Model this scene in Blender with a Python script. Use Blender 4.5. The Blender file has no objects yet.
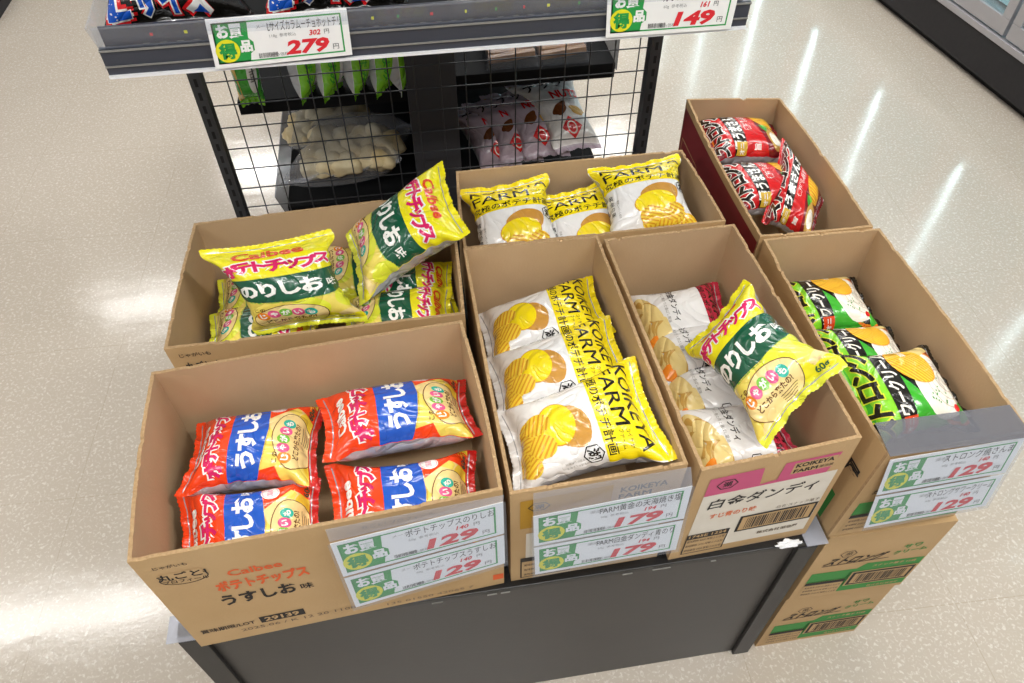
import bpy, bmesh, math, random
import numpy as np
from mathutils import Vector, Matrix
random.seed(7)
S = bpy.context.scene
COL = S.collection
# ------------------------------------------------------------------ camera
CF, CX, CY, CZ, CP, CYAW, CR = 752.58, 0.39243, -0.43713, 1.48324, 0.848658, 0.152066, -0.003401
cam = bpy.data.cameras.new('camera'); co = bpy.data.objects.new('camera', cam); COL.objects.link(co)
cam.sensor_width = 36.0; cam.lens = CF * 36.0 / 1024.0; cam.clip_start = 0.02
_cp, _sp, _cy, _sy = math.cos(CP), math.sin(CP), math.cos(CYAW), math.sin(CYAW)
_f = Vector((_sy * _cp, _cy * _cp, -_sp)); _r = Vector((_cy, -_sy, 0)); _u = _r.cross(_f)
_r2 = _r * math.cos(CR) + _u * math.sin(CR); _u2 = -_r * math.sin(CR) + _u * math.cos(CR)
co.matrix_world = Matrix(((_r2.x, _u2.x, -_f.x, CX), (_r2.y, _u2.y, -_f.y, CY), (_r2.z, _u2.z, -_f.z, CZ), (0, 0, 0, 1)))
S.camera = co
# ------------------------------------------------------------------ world, exposure, lights
S.view_settings.view_transform = 'Standard'; S.view_settings.look = 'None'
S.view_settings.gamma = 1.0; S.view_settings.use_curve_mapping = False
S.view_settings.exposure = 0.09
w = bpy.data.worlds.new('store_surroundings'); S.world = w; w.use_nodes = True
w.node_tree.nodes['Background'].inputs[0].default_value = (0.93, 0.96, 1.0, 1)
w.node_tree.nodes['Background'].inputs[1].default_value = 0.36
CEIL = 2.7
FIXTURES = [(-1.85, 1.56), (-1.5, 4.0), (-0.65, 5.6), (2.7, 5.5), (0.55, 1.66), (0.9, 3.4), (-1.85, -0.9), (0.3, -1.1), (1.9, -0.5), (1.9, 3.4)]
FIX_L = ['over the left aisle, reflected low at the left edge of the floor', 'over the left aisle, reflected left of the yellow bag box', 'beyond the wire rack, reflected left of its centre panel', 'beyond the wire rack, reflected right of its slotted post',
         'above the middle of the display stand', 'above the shelving behind the mesh', 'behind the viewer on the left', 'behind the viewer near the middle', 'behind the viewer on the right', 'over the aisle beside the freezer doors']
FIX_W, FIX_D, FIX_E = 1.25, 0.2, 12.0
CACHE_MAT = {}


def lin(h):
    h = h.lstrip('#'); c = [int(h[i:i + 2], 16) / 255 for i in (0, 2, 4)]
    return tuple(x / 12.92 if x <= .04045 else ((x + .055) / 1.055) ** 2.4 for x in c) + (1,)


def mat(name, col='#808080', rough=.5, metal=0, coat=0, noise=None, bump=None, crease=0, emit=None, spec=.5, alpha=None):
    """procedural principled material; noise=(scale, second colour, contrast), bump=(scale, strength, distance)"""
    m = bpy.data.materials.new(name); m.use_nodes = True
    nt = m.node_tree; b = nt.nodes['Principled BSDF']
    b.inputs['Base Color'].default_value = lin(col); b.inputs['Roughness'].default_value = rough
    b.inputs['Metallic'].default_value = metal; b.inputs['Coat Weight'].default_value = coat
    b.inputs['Coat Roughness'].default_value = .12; b.inputs['Specular IOR Level'].default_value = spec
    tc = nt.nodes.new('ShaderNodeTexCoord')
    if noise:
        n = nt.nodes.new('ShaderNodeTexNoise'); n.inputs['Scale'].default_value = noise[0]; n.inputs['Detail'].default_value = 5
        r = nt.nodes.new('ShaderNodeValToRGB'); lo = .5 - noise[2]; hi = .5 + noise[2]
        r.color_ramp.elements[0].position = lo; r.color_ramp.elements[1].position = hi
        r.color_ramp.elements[0].color = lin(col); r.color_ramp.elements[1].color = lin(noise[1])
        nt.links.new(tc.outputs['Object'], n.inputs['Vector']); nt.links.new(n.outputs['Fac'], r.inputs['Fac'])
        nt.links.new(r.outputs['Color'], b.inputs['Base Color'])
    if bump:
        n = nt.nodes.new('ShaderNodeTexNoise'); n.inputs['Scale'].default_value = bump[0]; n.inputs['Detail'].default_value = 3
        bp = nt.nodes.new('ShaderNodeBump'); bp.inputs['Strength'].default_value = bump[1]; bp.inputs['Distance'].default_value = bump[2]
        nt.links.new(tc.outputs['Object'], n.inputs['Vector']); nt.links.new(n.outputs['Fac'], bp.inputs['Height'])
        nt.links.new(bp.outputs['Normal'], b.inputs['Normal'])
    if crease:     # sharp folds of thin plastic film
        prev = None
        for sc, st, ds in ((17, crease, 1.2), (46, crease * .5, .8)):
            n = nt.nodes.new('ShaderNodeTexNoise'); n.inputs['Scale'].default_value = sc; n.inputs['Detail'].default_value = 1.5; n.inputs['Distortion'].default_value = ds
            a = nt.nodes.new('ShaderNodeMath'); a.operation = 'SUBTRACT'; a.inputs[1].default_value = .5
            b2 = nt.nodes.new('ShaderNodeMath'); b2.operation = 'ABSOLUTE'; c2 = nt.nodes.new('ShaderNodeMath'); c2.operation = 'POWER'; c2.inputs[1].default_value = .6
            bp = nt.nodes.new('ShaderNodeBump'); bp.inputs['Strength'].default_value = st; bp.inputs['Distance'].default_value = .012 if sc < 30 else .004
            nt.links.new(tc.outputs['Object'], n.inputs['Vector']); nt.links.new(n.outputs['Fac'], a.inputs[0]); nt.links.new(a.outputs[0], b2.inputs[0]); nt.links.new(b2.outputs[0], c2.inputs[0]); nt.links.new(c2.outputs[0], bp.inputs['Height'])
            if prev: nt.links.new(prev.outputs['Normal'], bp.inputs['Normal'])
            prev = bp
        nt.links.new(prev.outputs['Normal'], b.inputs['Normal']); nt.links.new(prev.outputs['Normal'], b.inputs['Coat Normal'])
    if emit:
        b.inputs['Emission Color'].default_value = lin(emit[0]); b.inputs['Emission Strength'].default_value = emit[1]
    if alpha is not None:
        b.inputs['Alpha'].default_value = alpha
    CACHE_MAT[name] = m
    return m


def M(n):
    return CACHE_MAT[n]


def mesh_obj(name, V, F, mats, mi=None, smooth=False, parent=None, loc=(0, 0, 0), normals=None):
    me = bpy.data.meshes.new(name); me.from_pydata([tuple(v) for v in V], [], [tuple(f) for f in F])
    for m in mats: me.materials.append(m)
    if mi is not None: me.polygons.foreach_set('material_index', np.array(mi, dtype=np.int32))
    me.polygons.foreach_set('use_smooth', np.full(len(me.polygons), bool(smooth)))
    me.update()
    if normals is not None: me.normals_split_custom_set_from_vertices([tuple(n) for n in normals])
    o = bpy.data.objects.new(name, me); COL.objects.link(o); o.location = loc
    if parent: o.parent = parent
    return o


def empty(name, loc, rz=0):
    o = bpy.data.objects.new(name, None); COL.objects.link(o); o.location = loc; o.rotation_euler = (0, 0, rz)
    o.empty_display_size = .02
    return o


def tag(o, label, cat, group=None):
    o['label'] = label; o['category'] = cat
    if group: o['group'] = group
    return o


class MB:
    """collects solid pieces into one mesh"""
    def __init__(s): s.V = []; s.F = []; s.MI = []

    def add(s, V, F, mi=0):
        b = len(s.V); s.V += [tuple(v) for v in V]; s.F += [tuple(i + b for i in f) for f in F]; s.MI += [mi] * len(F)

    def box(s, a, b, mi=0):
        x0, y0, z0 = a; x1, y1, z1 = b
        V = [(x0, y0, z0), (x1, y0, z0), (x1, y1, z0), (x0, y1, z0), (x0, y0, z1), (x1, y0, z1), (x1, y1, z1), (x0, y1, z1)]
        s.add(V, [(0, 3, 2, 1), (4, 5, 6, 7), (0, 1, 5, 4), (1, 2, 6, 5), (2, 3, 7, 6), (3, 0, 4, 7)], mi)

    def rod(s, p, q, r, mi=0, n=8):
        p = Vector(p); q = Vector(q); d = (q - p).normalized(); a = d.orthogonal().normalized(); b = d.cross(a)
        V = [c + a * math.cos(t) * r + b * math.sin(t) * r for c in (p, q) for t in [i * 2 * math.pi / n for i in range(n)]]
        F = [(i, (i + 1) % n, n + (i + 1) % n, n + i) for i in range(n)] + [tuple(range(n))[::-1], tuple(range(n, 2 * n))]
        s.add(V, F, mi)

    def hexa(s, B, T, mi=0):
        s.add(list(B) + list(T), [(0, 3, 2, 1), (4, 5, 6, 7), (0, 1, 5, 4), (1, 2, 6, 5), (2, 3, 7, 6), (3, 0, 4, 7)], mi)

    def build(s, name, mats, parent=None, loc=(0, 0, 0), smooth=False, bevel=0):
        o = mesh_obj(name, s.V, s.F, mats if isinstance(mats, (list, tuple)) else [mats], s.MI, smooth, parent, loc)
        if bevel:
            m = o.modifiers.new('bevel', 'BEVEL'); m.width = bevel; m.segments = 2; m.limit_method = 'ANGLE'
        return o


# ------------------------------------------------------------------ flat artwork that is draped on surfaces
_txt = {}


def _raw_text(s, off, res):
    c = bpy.data.curves.new('t', 'FONT'); c.body = s; c.resolution_u = res; c.size = 1; c.offset = off
    o = bpy.data.objects.new('t', c); m = o.to_mesh()
    V = np.array([v.co[:2] for v in m.vertices]) if len(m.vertices) else np.zeros((0, 2)); F = [tuple(p.vertices) for p in m.polygons]; A = sum(p.area for p in m.polygons)
    o.to_mesh_clear(); bpy.data.objects.remove(o); bpy.data.curves.remove(c); return V, F, A


def text_mesh(s, off, res=2):
    """filled glyphs; bold by outline offset, or by shifted copies where the offset outline folds over itself"""
    k = (s, off, res)
    if k not in _txt:
        V, F, A = _raw_text(s, off, res)
        if off and len(V):
            V0, F0, A0 = _raw_text(s, 0, res); ed = {}
            for f in F0:
                for a, b in zip(f, f[1:] + f[:1]): ed[(min(a, b), max(a, b))] = ed.get((min(a, b), max(a, b)), 0) + 1
            per = sum(float(np.linalg.norm(V0[a] - V0[b])) for (a, b), n in ed.items() if n == 1)
            if (A - A0 > 1.12 * per * off + .002) or A < A0 * 1.0:
                V = []; F = []; n = 4 if off < .03 else 8
                for q in range(n):
                    a = math.pi / 4 + q * 2 * math.pi / n; b = len(V); V += [(v[0] + math.cos(a) * off, v[1] + math.sin(a) * off) for v in V0]; F += [tuple(i + b for i in f) for f in F0]
                V = np.array(V)
        _txt[k] = (V, F)
    return _txt[k]


class Sheet:
    def __init__(s, w, h):
        s.w = w; s.h = h; s.P = []; s.mats = []   # centre origin, y up

    def mi(s, m):
        if m not in s.mats: s.mats.append(m)
        return s.mats.index(m)

    def raw(s, V, F, m, L): s.P.append((np.array(V, float), F, s.mi(m), L)); return s

    def rect(s, x0, y0, x1, y1, m, L=1): return s.raw([(x0, y0), (x1, y0), (x1, y1), (x0, y1)], [(0, 1, 2, 3)], m, L)

    def poly(s, pts, m, L=1): return s.raw(pts, [tuple(range(len(pts)))], m, L)

    def ell(s, cx, cy, rx, ry, m, L=1, rot=0, n=28, wob=0):
        c, q = math.cos(math.radians(rot)), math.sin(math.radians(rot)); pts = []
        for i in range(n):
            t = i * 2 * math.pi / n; k = 1 + wob * math.sin(3 * t + cx) + wob * .6 * math.sin(5 * t + cy)
            x, y = rx * k * math.cos(t), ry * k * math.sin(t); pts.append((cx + x * c - y * q, cy + x * q + y * c))
        return s.poly(pts, m, L)

    def ring(s, cx, cy, rx, ry, wd, m, L=1, rot=0, n=32, wob=0):
        c, q = math.cos(math.radians(rot)), math.sin(math.radians(rot)); V = []
        for d in (0, wd):
            for i in range(n):
                t = i * 2 * math.pi / n; k = 1 + wob * math.sin(3 * t + cx) + wob * .6 * math.sin(5 * t + cy)
                x, y = (rx * k - d) * math.cos(t), (ry * k - d) * math.sin(t); V.append((cx + x * c - y * q, cy + x * q + y * c))
        return s.raw(V, [(i, (i + 1) % n, n + (i + 1) % n, n + i) for i in range(n)], m, L)

    def frame(s, x0, y0, x1, y1, t, m, L=1):
        s.rect(x0, y0, x1, y0 + t, m, L); s.rect(x0, y1 - t, x1, y1, m, L); s.rect(x0, y0 + t, x0 + t, y1 - t, m, L); s.rect(x1 - t, y0 + t, x1, y1 - t, m, L); return s

    def ridged(s, cx, cy, rx, ry, rot, m1, m2, L, n=9, rr=0):
        s.ell(cx, cy, rx, ry, m1, L, rot); c, q = math.cos(math.radians(rot)), math.sin(math.radians(rot))
        for i in range(n):
            x = (-1 + (2 * i + 1) / n) * rx * .96; t = rx / n * .42
            hh = ry * math.sqrt(max(0, 1 - (x / rx) ** 2)) * .95; pts = [(x - t, -hh), (x + t, -hh), (x + t, hh), (x - t, hh)]
            s.poly([(cx + a * c - b * q, cy + a * q + b * c) for a, b in pts], m2, L + 1)
        return s

    def text(s, t, cx, cy, size, m, L=2, rot=0, off=0, sx=1, shear=0, width=None, ol=None, vert=False):
        """centred text; ol=(material, extra offset, layer) adds outline"""
        if vert:
            for i, ch in enumerate(t): s.text(ch, cx, cy - i * size * 1.12, size, m, L, rot, off, sx, shear)
            return s
        V0, F = text_mesh(t, off)
        if not len(V0): return s
        mn, mx = V0.min(0), V0.max(0); ctr = (mn + mx) / 2
        if width: sx = width / ((mx[0] - mn[0]) * size)
        if ol: s.text(t, cx, cy, size, ol[0], ol[2] if len(ol) > 2 else L - 1, rot, off + ol[1], width=None, sx=sx, shear=shear)
        V = (V0 - ctr) * size; V[:, 0] = V[:, 0] * sx + V[:, 1] * shear
        c, q = math.cos(math.radians(rot)), math.sin(math.radians(rot)); R = np.array([[c, -q], [q, c]])
        return s.raw(V @ R.T + np.array([cx, cy]), F, m, L)

    def bars(s, x0, y0, x1, y1, m, L=2, n=26, seed=1):
        r = random.Random(seed); x = x0; st = (x1 - x0) / n
        while x < x1 - st * .4:
            wd = st * r.choice((.3, .5, .8)); s.rect(x, y0, min(x + wd, x1), y1, m, L); x += wd + st * r.choice((.3, .5, .7))
        return s

    def cut(s, nu=0, nv=0, clip=None):
        """clip to the sheet and cut along an nu x nv grid -> (V[x,y,layer], F, MI)"""
        bm = bmesh.new()
        for V, F, mi, L in s.P:
            vs = [bm.verts.new((v[0], v[1], L)) for v in V]
            for f in F:
                try: fc = bm.faces.new([vs[i] for i in f]); fc.material_index = mi
                except ValueError: pass
        x0, y0, x1, y1 = clip if clip else (-s.w / 2, -s.h / 2, s.w / 2, s.h / 2)
        for co_, no in (((x0, 0, 0), (-1, 0, 0)), ((x1, 0, 0), (1, 0, 0)), ((0, y0, 0), (0, -1, 0)), ((0, y1, 0), (0, 1, 0))):
            bmesh.ops.bisect_plane(bm, geom=bm.verts[:] + bm.edges[:] + bm.faces[:], plane_co=co_, plane_no=no, clear_outer=True, dist=1e-7)
        for i in range(1, nu):
            bmesh.ops.bisect_plane(bm, geom=bm.verts[:] + bm.edges[:] + bm.faces[:], plane_co=(-s.w / 2 + s.w * i / nu, 0, 0), plane_no=(1, 0, 0), dist=1e-7)
        for i in range(1, nv):
            bmesh.ops.bisect_plane(bm, geom=bm.verts[:] + bm.edges[:] + bm.faces[:], plane_co=(0, -s.h / 2 + s.h * i / nv, 0), plane_no=(0, 1, 0), dist=1e-7)
        bm.verts.index_update(); bm.faces.ensure_lookup_table()
        V = np.array([v.co[:] for v in bm.verts]); F = [tuple(v.index for v in f.verts) for f in bm.faces]; MI = [f.material_index for f in bm.faces]
        # faces must look up (+z)
        out = []
        for f in F:
            a = V[f[0]][:2]; ar = 0
            for i in range(1, len(f) - 1):
                p = V[f[i]][:2] - a; q = V[f[i + 1]][:2] - a; ar += p[0] * q[1] - p[1] * q[0]
            out.append(f if ar >= 0 else f[::-1])
        bm.free()
        return V, out, MI


def on_quad(sheet, quad, step=.00022, base=.0003, grid=(14, 9)):
    """sheet mapped on the quad TL,TR,BR,BL (bilinear) -> world V,F,MI,mats"""
    V, F, MI = sheet.cut(*grid)
    q = [np.array(p, float) for p in quad]; n = np.cross(q[1] - q[3], q[0] - q[2]); n /= np.linalg.norm(n)
    s = (V[:, 0] / sheet.w + .5)[:, None]; t = (V[:, 1] / sheet.h + .5)[:, None]
    P = (1 - s) * (1 - t) * q[3] + s * (1 - t) * q[2] + s * t * q[1] + (1 - s) * t * q[0]
    return P + n * (base + V[:, 2:3] * step), F, MI, sheet.mats


# ------------------------------------------------------------------ materials
KR = '#b98f5c'
mat('kraft', '#c5a478', .8, noise=(9, '#bb9868', .3), bump=(260, .25, .001))
mat('kraft_inside', '#c2a480', .88, noise=(11, '#b89a75', .3), bump=(260, .25, .001))
mat('kraft_edge', '#bd9e76', .9, noise=(260, '#9a7a52', .3))
mat('red_board', '#7d1720', .55)
mat('kraft_white', '#e4ddd0', .7, noise=(30, '#d9d0c0', .3))
mat('print_orange', '#e2612c', .7); mat('print_black', '#241f1c', .7); mat('print_green', '#3d8f41', .7)
mat('print_pink', '#c8557c', .7); mat('print_grey', '#6d5c48', .7); mat('print_mustard', '#b98a1e', .7); mat('print_coral', '#dd7c55', .7)
FILM = dict(rough=.26, coat=.5, crease=.5)
for n_, c_ in {'film_red': '#f5430f', 'film_deepred': '#c81d1a', 'film_yellow': '#efe31a', 'film_paleyellow': '#f0da62', 'film_lime': '#e2e53a', 'film_cream': '#f6dc96',
               'film_gold': '#f5dc0e', 'film_white': '#eceae8', 'film_lilac': '#bcabb8', 'film_black': '#15130f', 'film_green': '#86d32a', 'film_green2': '#3fae2f', 'film_pinkred': '#c42844',
               'film_silver': '#c2c2c4', 'film_strongred': '#cb171c', 'film_maroon': '#7c1420', 'film_blue': '#1450b8'}.items():
    mat(n_, c_, **FILM)
mat('film_back', '#b9b9bd', .24, coat=.5, metal=.35, crease=.6)
INK = dict(rough=.26, coat=.5, crease=.5)
for n_, c_ in {'ink_white': '#f7f5ee', 'ink_magenta': '#d81a62', 'ink_redorange': '#e6491c', 'ink_darkgreen': '#14553a', 'ink_blue': '#1a56be', 'ink_brown': '#6a3a1a', 'ink_black': '#17130f',
               'ink_teal': '#2fb8a2', 'ink_pink': '#ea5f92', 'ink_lime': '#7cc242', 'ink_orange': '#f08a24', 'ink_chip': '#f2cf3c', 'ink_chipdark': '#d99a1e', 'ink_potato': '#c8913f', 'ink_slice': '#f4da10',
               'ink_beige': '#e6cd86', 'ink_beige2': '#c99f50', 'ink_cream': '#f4efe2', 'ink_swirl': '#c8b9a8', 'ink_red': '#d81c20', 'ink_gold': '#d8b23a', 'ink_chiporange': '#f0a028', 'ink_leaf': '#3f9a38', 'ink_grey': '#8b8780'}.items():
    mat(n_, c_, **INK)
mat('card_white', '#f3f2f0', .45); mat('card_green', '#1f9a45', .5); mat('card_yellow', '#e6e01c', .5); mat('card_red', '#dc2430', .5); mat('card_black', '#333230', .5); mat('card_grey', '#8d8d8d', .5)
mat('laminate', '#343230', .45, noise=(7, '#3d3a37', .3), bump=(120, .1, .001)); mat('laminate_trim', '#262423', .5); mat('ledge_black', '#121213', .4)
mat('rack_black', '#2a2c30', .42); mat('rack_slot', '#08090a', .8); mat('shelf_dark', '#0e0f11', .8, spec=.2); mat('panel_dark', '#35353a', .6)
mat('rail_dark', '#383b45', .3); mat('scuff', '#85837e', .4); mat('white_plastic', '#e9eaec', .3)
mat('case_black', '#1e1c1e', .75, noise=(60, '#272426', .3)); mat('case_shadow_black', '#0c0b0c', .8); mat('aluminium', '#a9a6a9', .38, metal=.3)
mat('case_inner', '#cfe8ee', .4); mat('pack_blue', '#7fc3de', .35); mat('pack_white', '#e8f2f6', .35)
mat('mushroom', '#e6dab8', .6, noise=(25, '#c4aa72', .25), bump=(60, .3, .003)); mat('brownpack', '#7a4a26', .3, noise=(30, '#c08a4a', .25)); mat('ceiling_white', '#e6e6e4', .9)
mat('fixture_body', '#dcdcdc', .5); mat('tube_light', '#ffffff', .5, emit=('#fffdf8', FIX_E)); mat('tube_dim', '#ffffff', .5, emit=('#fffdf8', 6.0)); mat('case_led', '#ffffff', .5, emit=('#f2f8ff', 20.0))


def clear_mat(name, tint=(.95, .97, 1), fac=.14, rough=.08, haze=0.0):
    m = bpy.data.materials.new(name); m.use_nodes = True; nt = m.node_tree; nt.nodes.clear()
    o = nt.nodes.new('ShaderNodeOutputMaterial'); mix = nt.nodes.new('ShaderNodeMixShader'); t = nt.nodes.new('ShaderNodeBsdfTransparent'); g = nt.nodes.new('ShaderNodeBsdfPrincipled')
    t.inputs[0].default_value = tint + (1,); g.inputs['Base Color'].default_value = (.7, .7, .74, 1); g.inputs['Roughness'].default_value = rough; g.inputs['Coat Weight'].default_value = .6
    mix.inputs[0].default_value = fac + haze
    nt.links.new(t.outputs[0], mix.inputs[1]); nt.links.new(g.outputs[0], mix.inputs[2]); nt.links.new(mix.outputs[0], o.inputs[0]); CACHE_MAT[name] = m; return m


clear_mat('clear_sleeve', fac=.10); clear_mat('clear_strip', fac=.2, rough=.3); clear_mat('clear_guard', fac=.13); clear_mat('glass', tint=(.8, .9, .9), fac=.12, rough=.03)
clear_mat('clear_bag', fac=.2, rough=.12); clear_mat('clear_scrap', tint=(.85, .9, 1), fac=.35, rough=.2); clear_mat('strip_grey', fac=.6, rough=.55)
M('strip_grey').node_tree.nodes['Principled BSDF'].inputs['Base Color'].default_value = (.16, .16, .18, 1); M('strip_grey').node_tree.nodes['Principled BSDF'].inputs['Coat Weight'].default_value = 0


def floor_material():
    m = bpy.data.materials.new('waxed_floor_tile'); m.use_nodes = True; nt = m.node_tree; b = nt.nodes['Principled BSDF']; N = nt.nodes.new; Lk = nt.links.new
    tc = N('ShaderNodeTexCoord')
    # terrazzo-like flecks
    vo = N('ShaderNodeTexNoise'); vo.inputs['Scale'].default_value = 150; vo.inputs['Detail'].default_value = 2; vo.inputs['Distortion'].default_value = .7
    r1 = N('ShaderNodeValToRGB'); r1.color_ramp.elements[0].position = .54; r1.color_ramp.elements[1].position = .70
    r1.color_ramp.elements[0].color = lin('#c1b6a8'); r1.color_ramp.elements[1].color = lin('#d9d3c9')
    n2 = N('ShaderNodeTexNoise'); n2.inputs['Scale'].default_value = 1.3; n2.inputs['Detail'].default_value = 5
    r2 = N('ShaderNodeValToRGB'); r2.color_ramp.elements[0].position = .3; r2.color_ramp.elements[1].position = .7
    r2.color_ramp.elements[0].color = (.93, .92, .90, 1); r2.color_ramp.elements[1].color = (1, 1, 1, 1)
    mx = N('ShaderNodeMix'); mx.data_type = 'RGBA'; mx.blend_type = 'MULTIPLY'; mx.inputs[0].default_value = 1
    Lk(tc.outputs['Object'], vo.inputs['Vector']); Lk(tc.outputs['Object'], n2.inputs['Vector']); Lk(vo.outputs['Fac'], r1.inputs['Fac']); Lk(n2.outputs['Fac'], r2.inputs['Fac'])
    Lk(r1.outputs['Color'], mx.inputs[6]); Lk(r2.outputs['Color'], mx.inputs[7])
    # seams
    mp = N('ShaderNodeMapping'); mp.inputs['Location'].default_value = (.46, -.53, 0); mp.inputs['Rotation'].default_value = (0, 0, math.radians(2.2))
    br = N('ShaderNodeTexBrick'); br.offset = 0; br.inputs['Scale'].default_value = 1; br.inputs['Brick Width'].default_value = .455; br.inputs['Row Height'].default_value = .455; br.inputs['Mortar Size'].default_value = .0011
    br.inputs['Color1'].default_value = (1, 1, 1, 1); br.inputs['Color2'].default_value = (1, 1, 1, 1); br.inputs['Mortar'].default_value = (.88, .86, .83, 1); br.inputs['Mortar Smooth'].default_value = .3
    Lk(tc.outputs['Object'], mp.inputs['Vector']); Lk(mp.outputs[0], br.inputs['Vector'])
    m2 = N('ShaderNodeMix'); m2.data_type = 'RGBA'; m2.blend_type = 'MULTIPLY'; m2.inputs[0].default_value = 1
    Lk(mx.outputs[2], m2.inputs[6]); Lk(br.outputs['Color'], m2.inputs[7]); Lk(m2.outputs[2], b.inputs['Base Color'])
    # wax: gloss with wear and slight waviness
    n3 = N('ShaderNodeTexNoise'); n3.inputs['Scale'].default_value = 5; n3.inputs['Detail'].default_value = 6
    mr = N('ShaderNodeMapRange'); mr.inputs['From Min'].default_value = .3; mr.inputs['From Max'].default_value = .7; mr.inputs['To Min'].default_value = .07; mr.inputs['To Max'].default_value = .17
    Lk(tc.outputs['Object'], n3.inputs['Vector']); Lk(n3.outputs['Fac'], mr.inputs['Value']); Lk(mr.outputs[0], b.inputs['Roughness'])
    n4 = N('ShaderNodeTexNoise'); n4.inputs['Scale'].default_value = 9; n4.inputs['Detail'].default_value = 9; n4.inputs['Roughness'].default_value = .62
    bp = N('ShaderNodeBump'); bp.inputs['Strength'].default_value = .35; bp.inputs['Distance'].default_value = .004
    Lk(tc.outputs['Object'], n4.inputs['Vector']); Lk(n4.outputs['Fac'], bp.inputs['Height']); Lk(bp.outputs['Normal'], b.inputs['Normal'])
    b.inputs['Specular IOR Level'].default_value = .6; b.inputs['Coat Weight'].default_value = .3; b.inputs['Coat Roughness'].default_value = .08
    return m


# ------------------------------------------------------------------ room
fl = MB(); fl.box((-4, -2.5, -.05), (4.5, 9, 0)); o = fl.build('floor', floor_material()); o['kind'] = 'structure'
ce = MB(); ce.box((-4, -2.5, CEIL + .06), (4.5, 9, CEIL + .12)); o = ce.build('ceiling', M('ceiling_white')); o['kind'] = 'structure'
for i, (x, y) in enumerate(FIXTURES):
    r = empty('ceiling_light', (x, y, CEIL + .06))
    tag(r, 'two-tube ceiling light ' + FIX_L[i], 'ceiling light', 'ceiling lights over the aisle')
    b = MB(); b.box((-FIX_W / 2 - .02, -FIX_D / 2 - .02, -.055), (FIX_W / 2 + .02, FIX_D / 2 + .02, 0)); b.build('housing', M('fixture_body'), r)
    b = MB()
    for dy in (-.055, .055): b.rod((-FIX_W / 2, dy, -.072), (FIX_W / 2, dy, -.072), .016, n=10)
    b.build('tube', M('tube_dim' if i < 2 else 'tube_light'), r)
    dim = .35 if i < 2 else 1.0     # the two fittings over the left aisle run dimmer
    l = bpy.data.lights.new('tube_glow', 'AREA'); l.shape = 'RECTANGLE'; l.size = FIX_W; l.size_y = FIX_D; l.energy = 24 * dim; l.color = (1, .99, .97)
    lo = bpy.data.objects.new('tube_glow', l); COL.objects.link(lo); lo.parent = r; lo.location = (0, 0, -.095)


# ------------------------------------------------------------------ cardboard boxes
def noise1(n, amp, rnd, rough=.5):
    a = np.array([rnd.uniform(-1, 1) for _ in range(n)]); k = np.array([.25, .5, .25]); b = np.convolve(np.pad(a, 1, 'edge'), k, 'valid')
    return (b * (1 - rough) + a * rough) * amp


def slab(p0, p1, t0, t1, inward, th, rnd, torn=.0015, n=90, bow=0, chunks=0):
    """wall between bottom p0->p1 and top t0->t1; outer face, thickness to the inside; torn top edge. mats: 0 outer 1 inner 2 edge"""
    p0, p1, t0, t1 = (np.array(v, float) for v in (p0, p1, t0, t1)); inn = np.array(inward, float) * th
    tz = noise1(n + 1, torn, rnd, .9)
    for _ in range(chunks):
        c = rnd.randint(2, n - 4); tz[c:c + 3] -= rnd.uniform(.001, .003)
    V = []; F = []; MI = []; nz = 7
    for side in (0, 1):
        for j in range(nz):
            t = j / (nz - 1)
            for i in range(n + 1):
                s = i / n; p = (p0 * (1 - s) + p1 * s) * (1 - t) + (t0 * (1 - s) + t1 * s) * t
                p = p - np.array(inward) * bow * math.sin(math.pi * s) * t * t
                if j == nz - 1: p = p + np.array([0, 0, tz[i]])
                V.append(p + inn * side)
    W = n + 1; H = nz * W
    for j in range(nz - 1):
        for i in range(n):
            a = j * W + i; F.append((a, a + 1, a + 1 + W, a + W)); MI.append(0); F.append((H + a, H + a + W, H + a + 1 + W, H + a + 1)); MI.append(1)
    for i in range(n):
        a = (nz - 1) * W + i; F.append((a, a + 1, H + a + 1, H + a)); MI.append(2); F.append((i, H + i, H + i + 1, i + 1)); MI.append(2)
    for i0 in (0, n):
        for j in range(nz - 1):
            a = j * W + i0; q = (a, a + W, H + a + W, H + a); F.append(q if i0 == 0 else q[::-1]); MI.append(2)
    return V, F, MI


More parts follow.
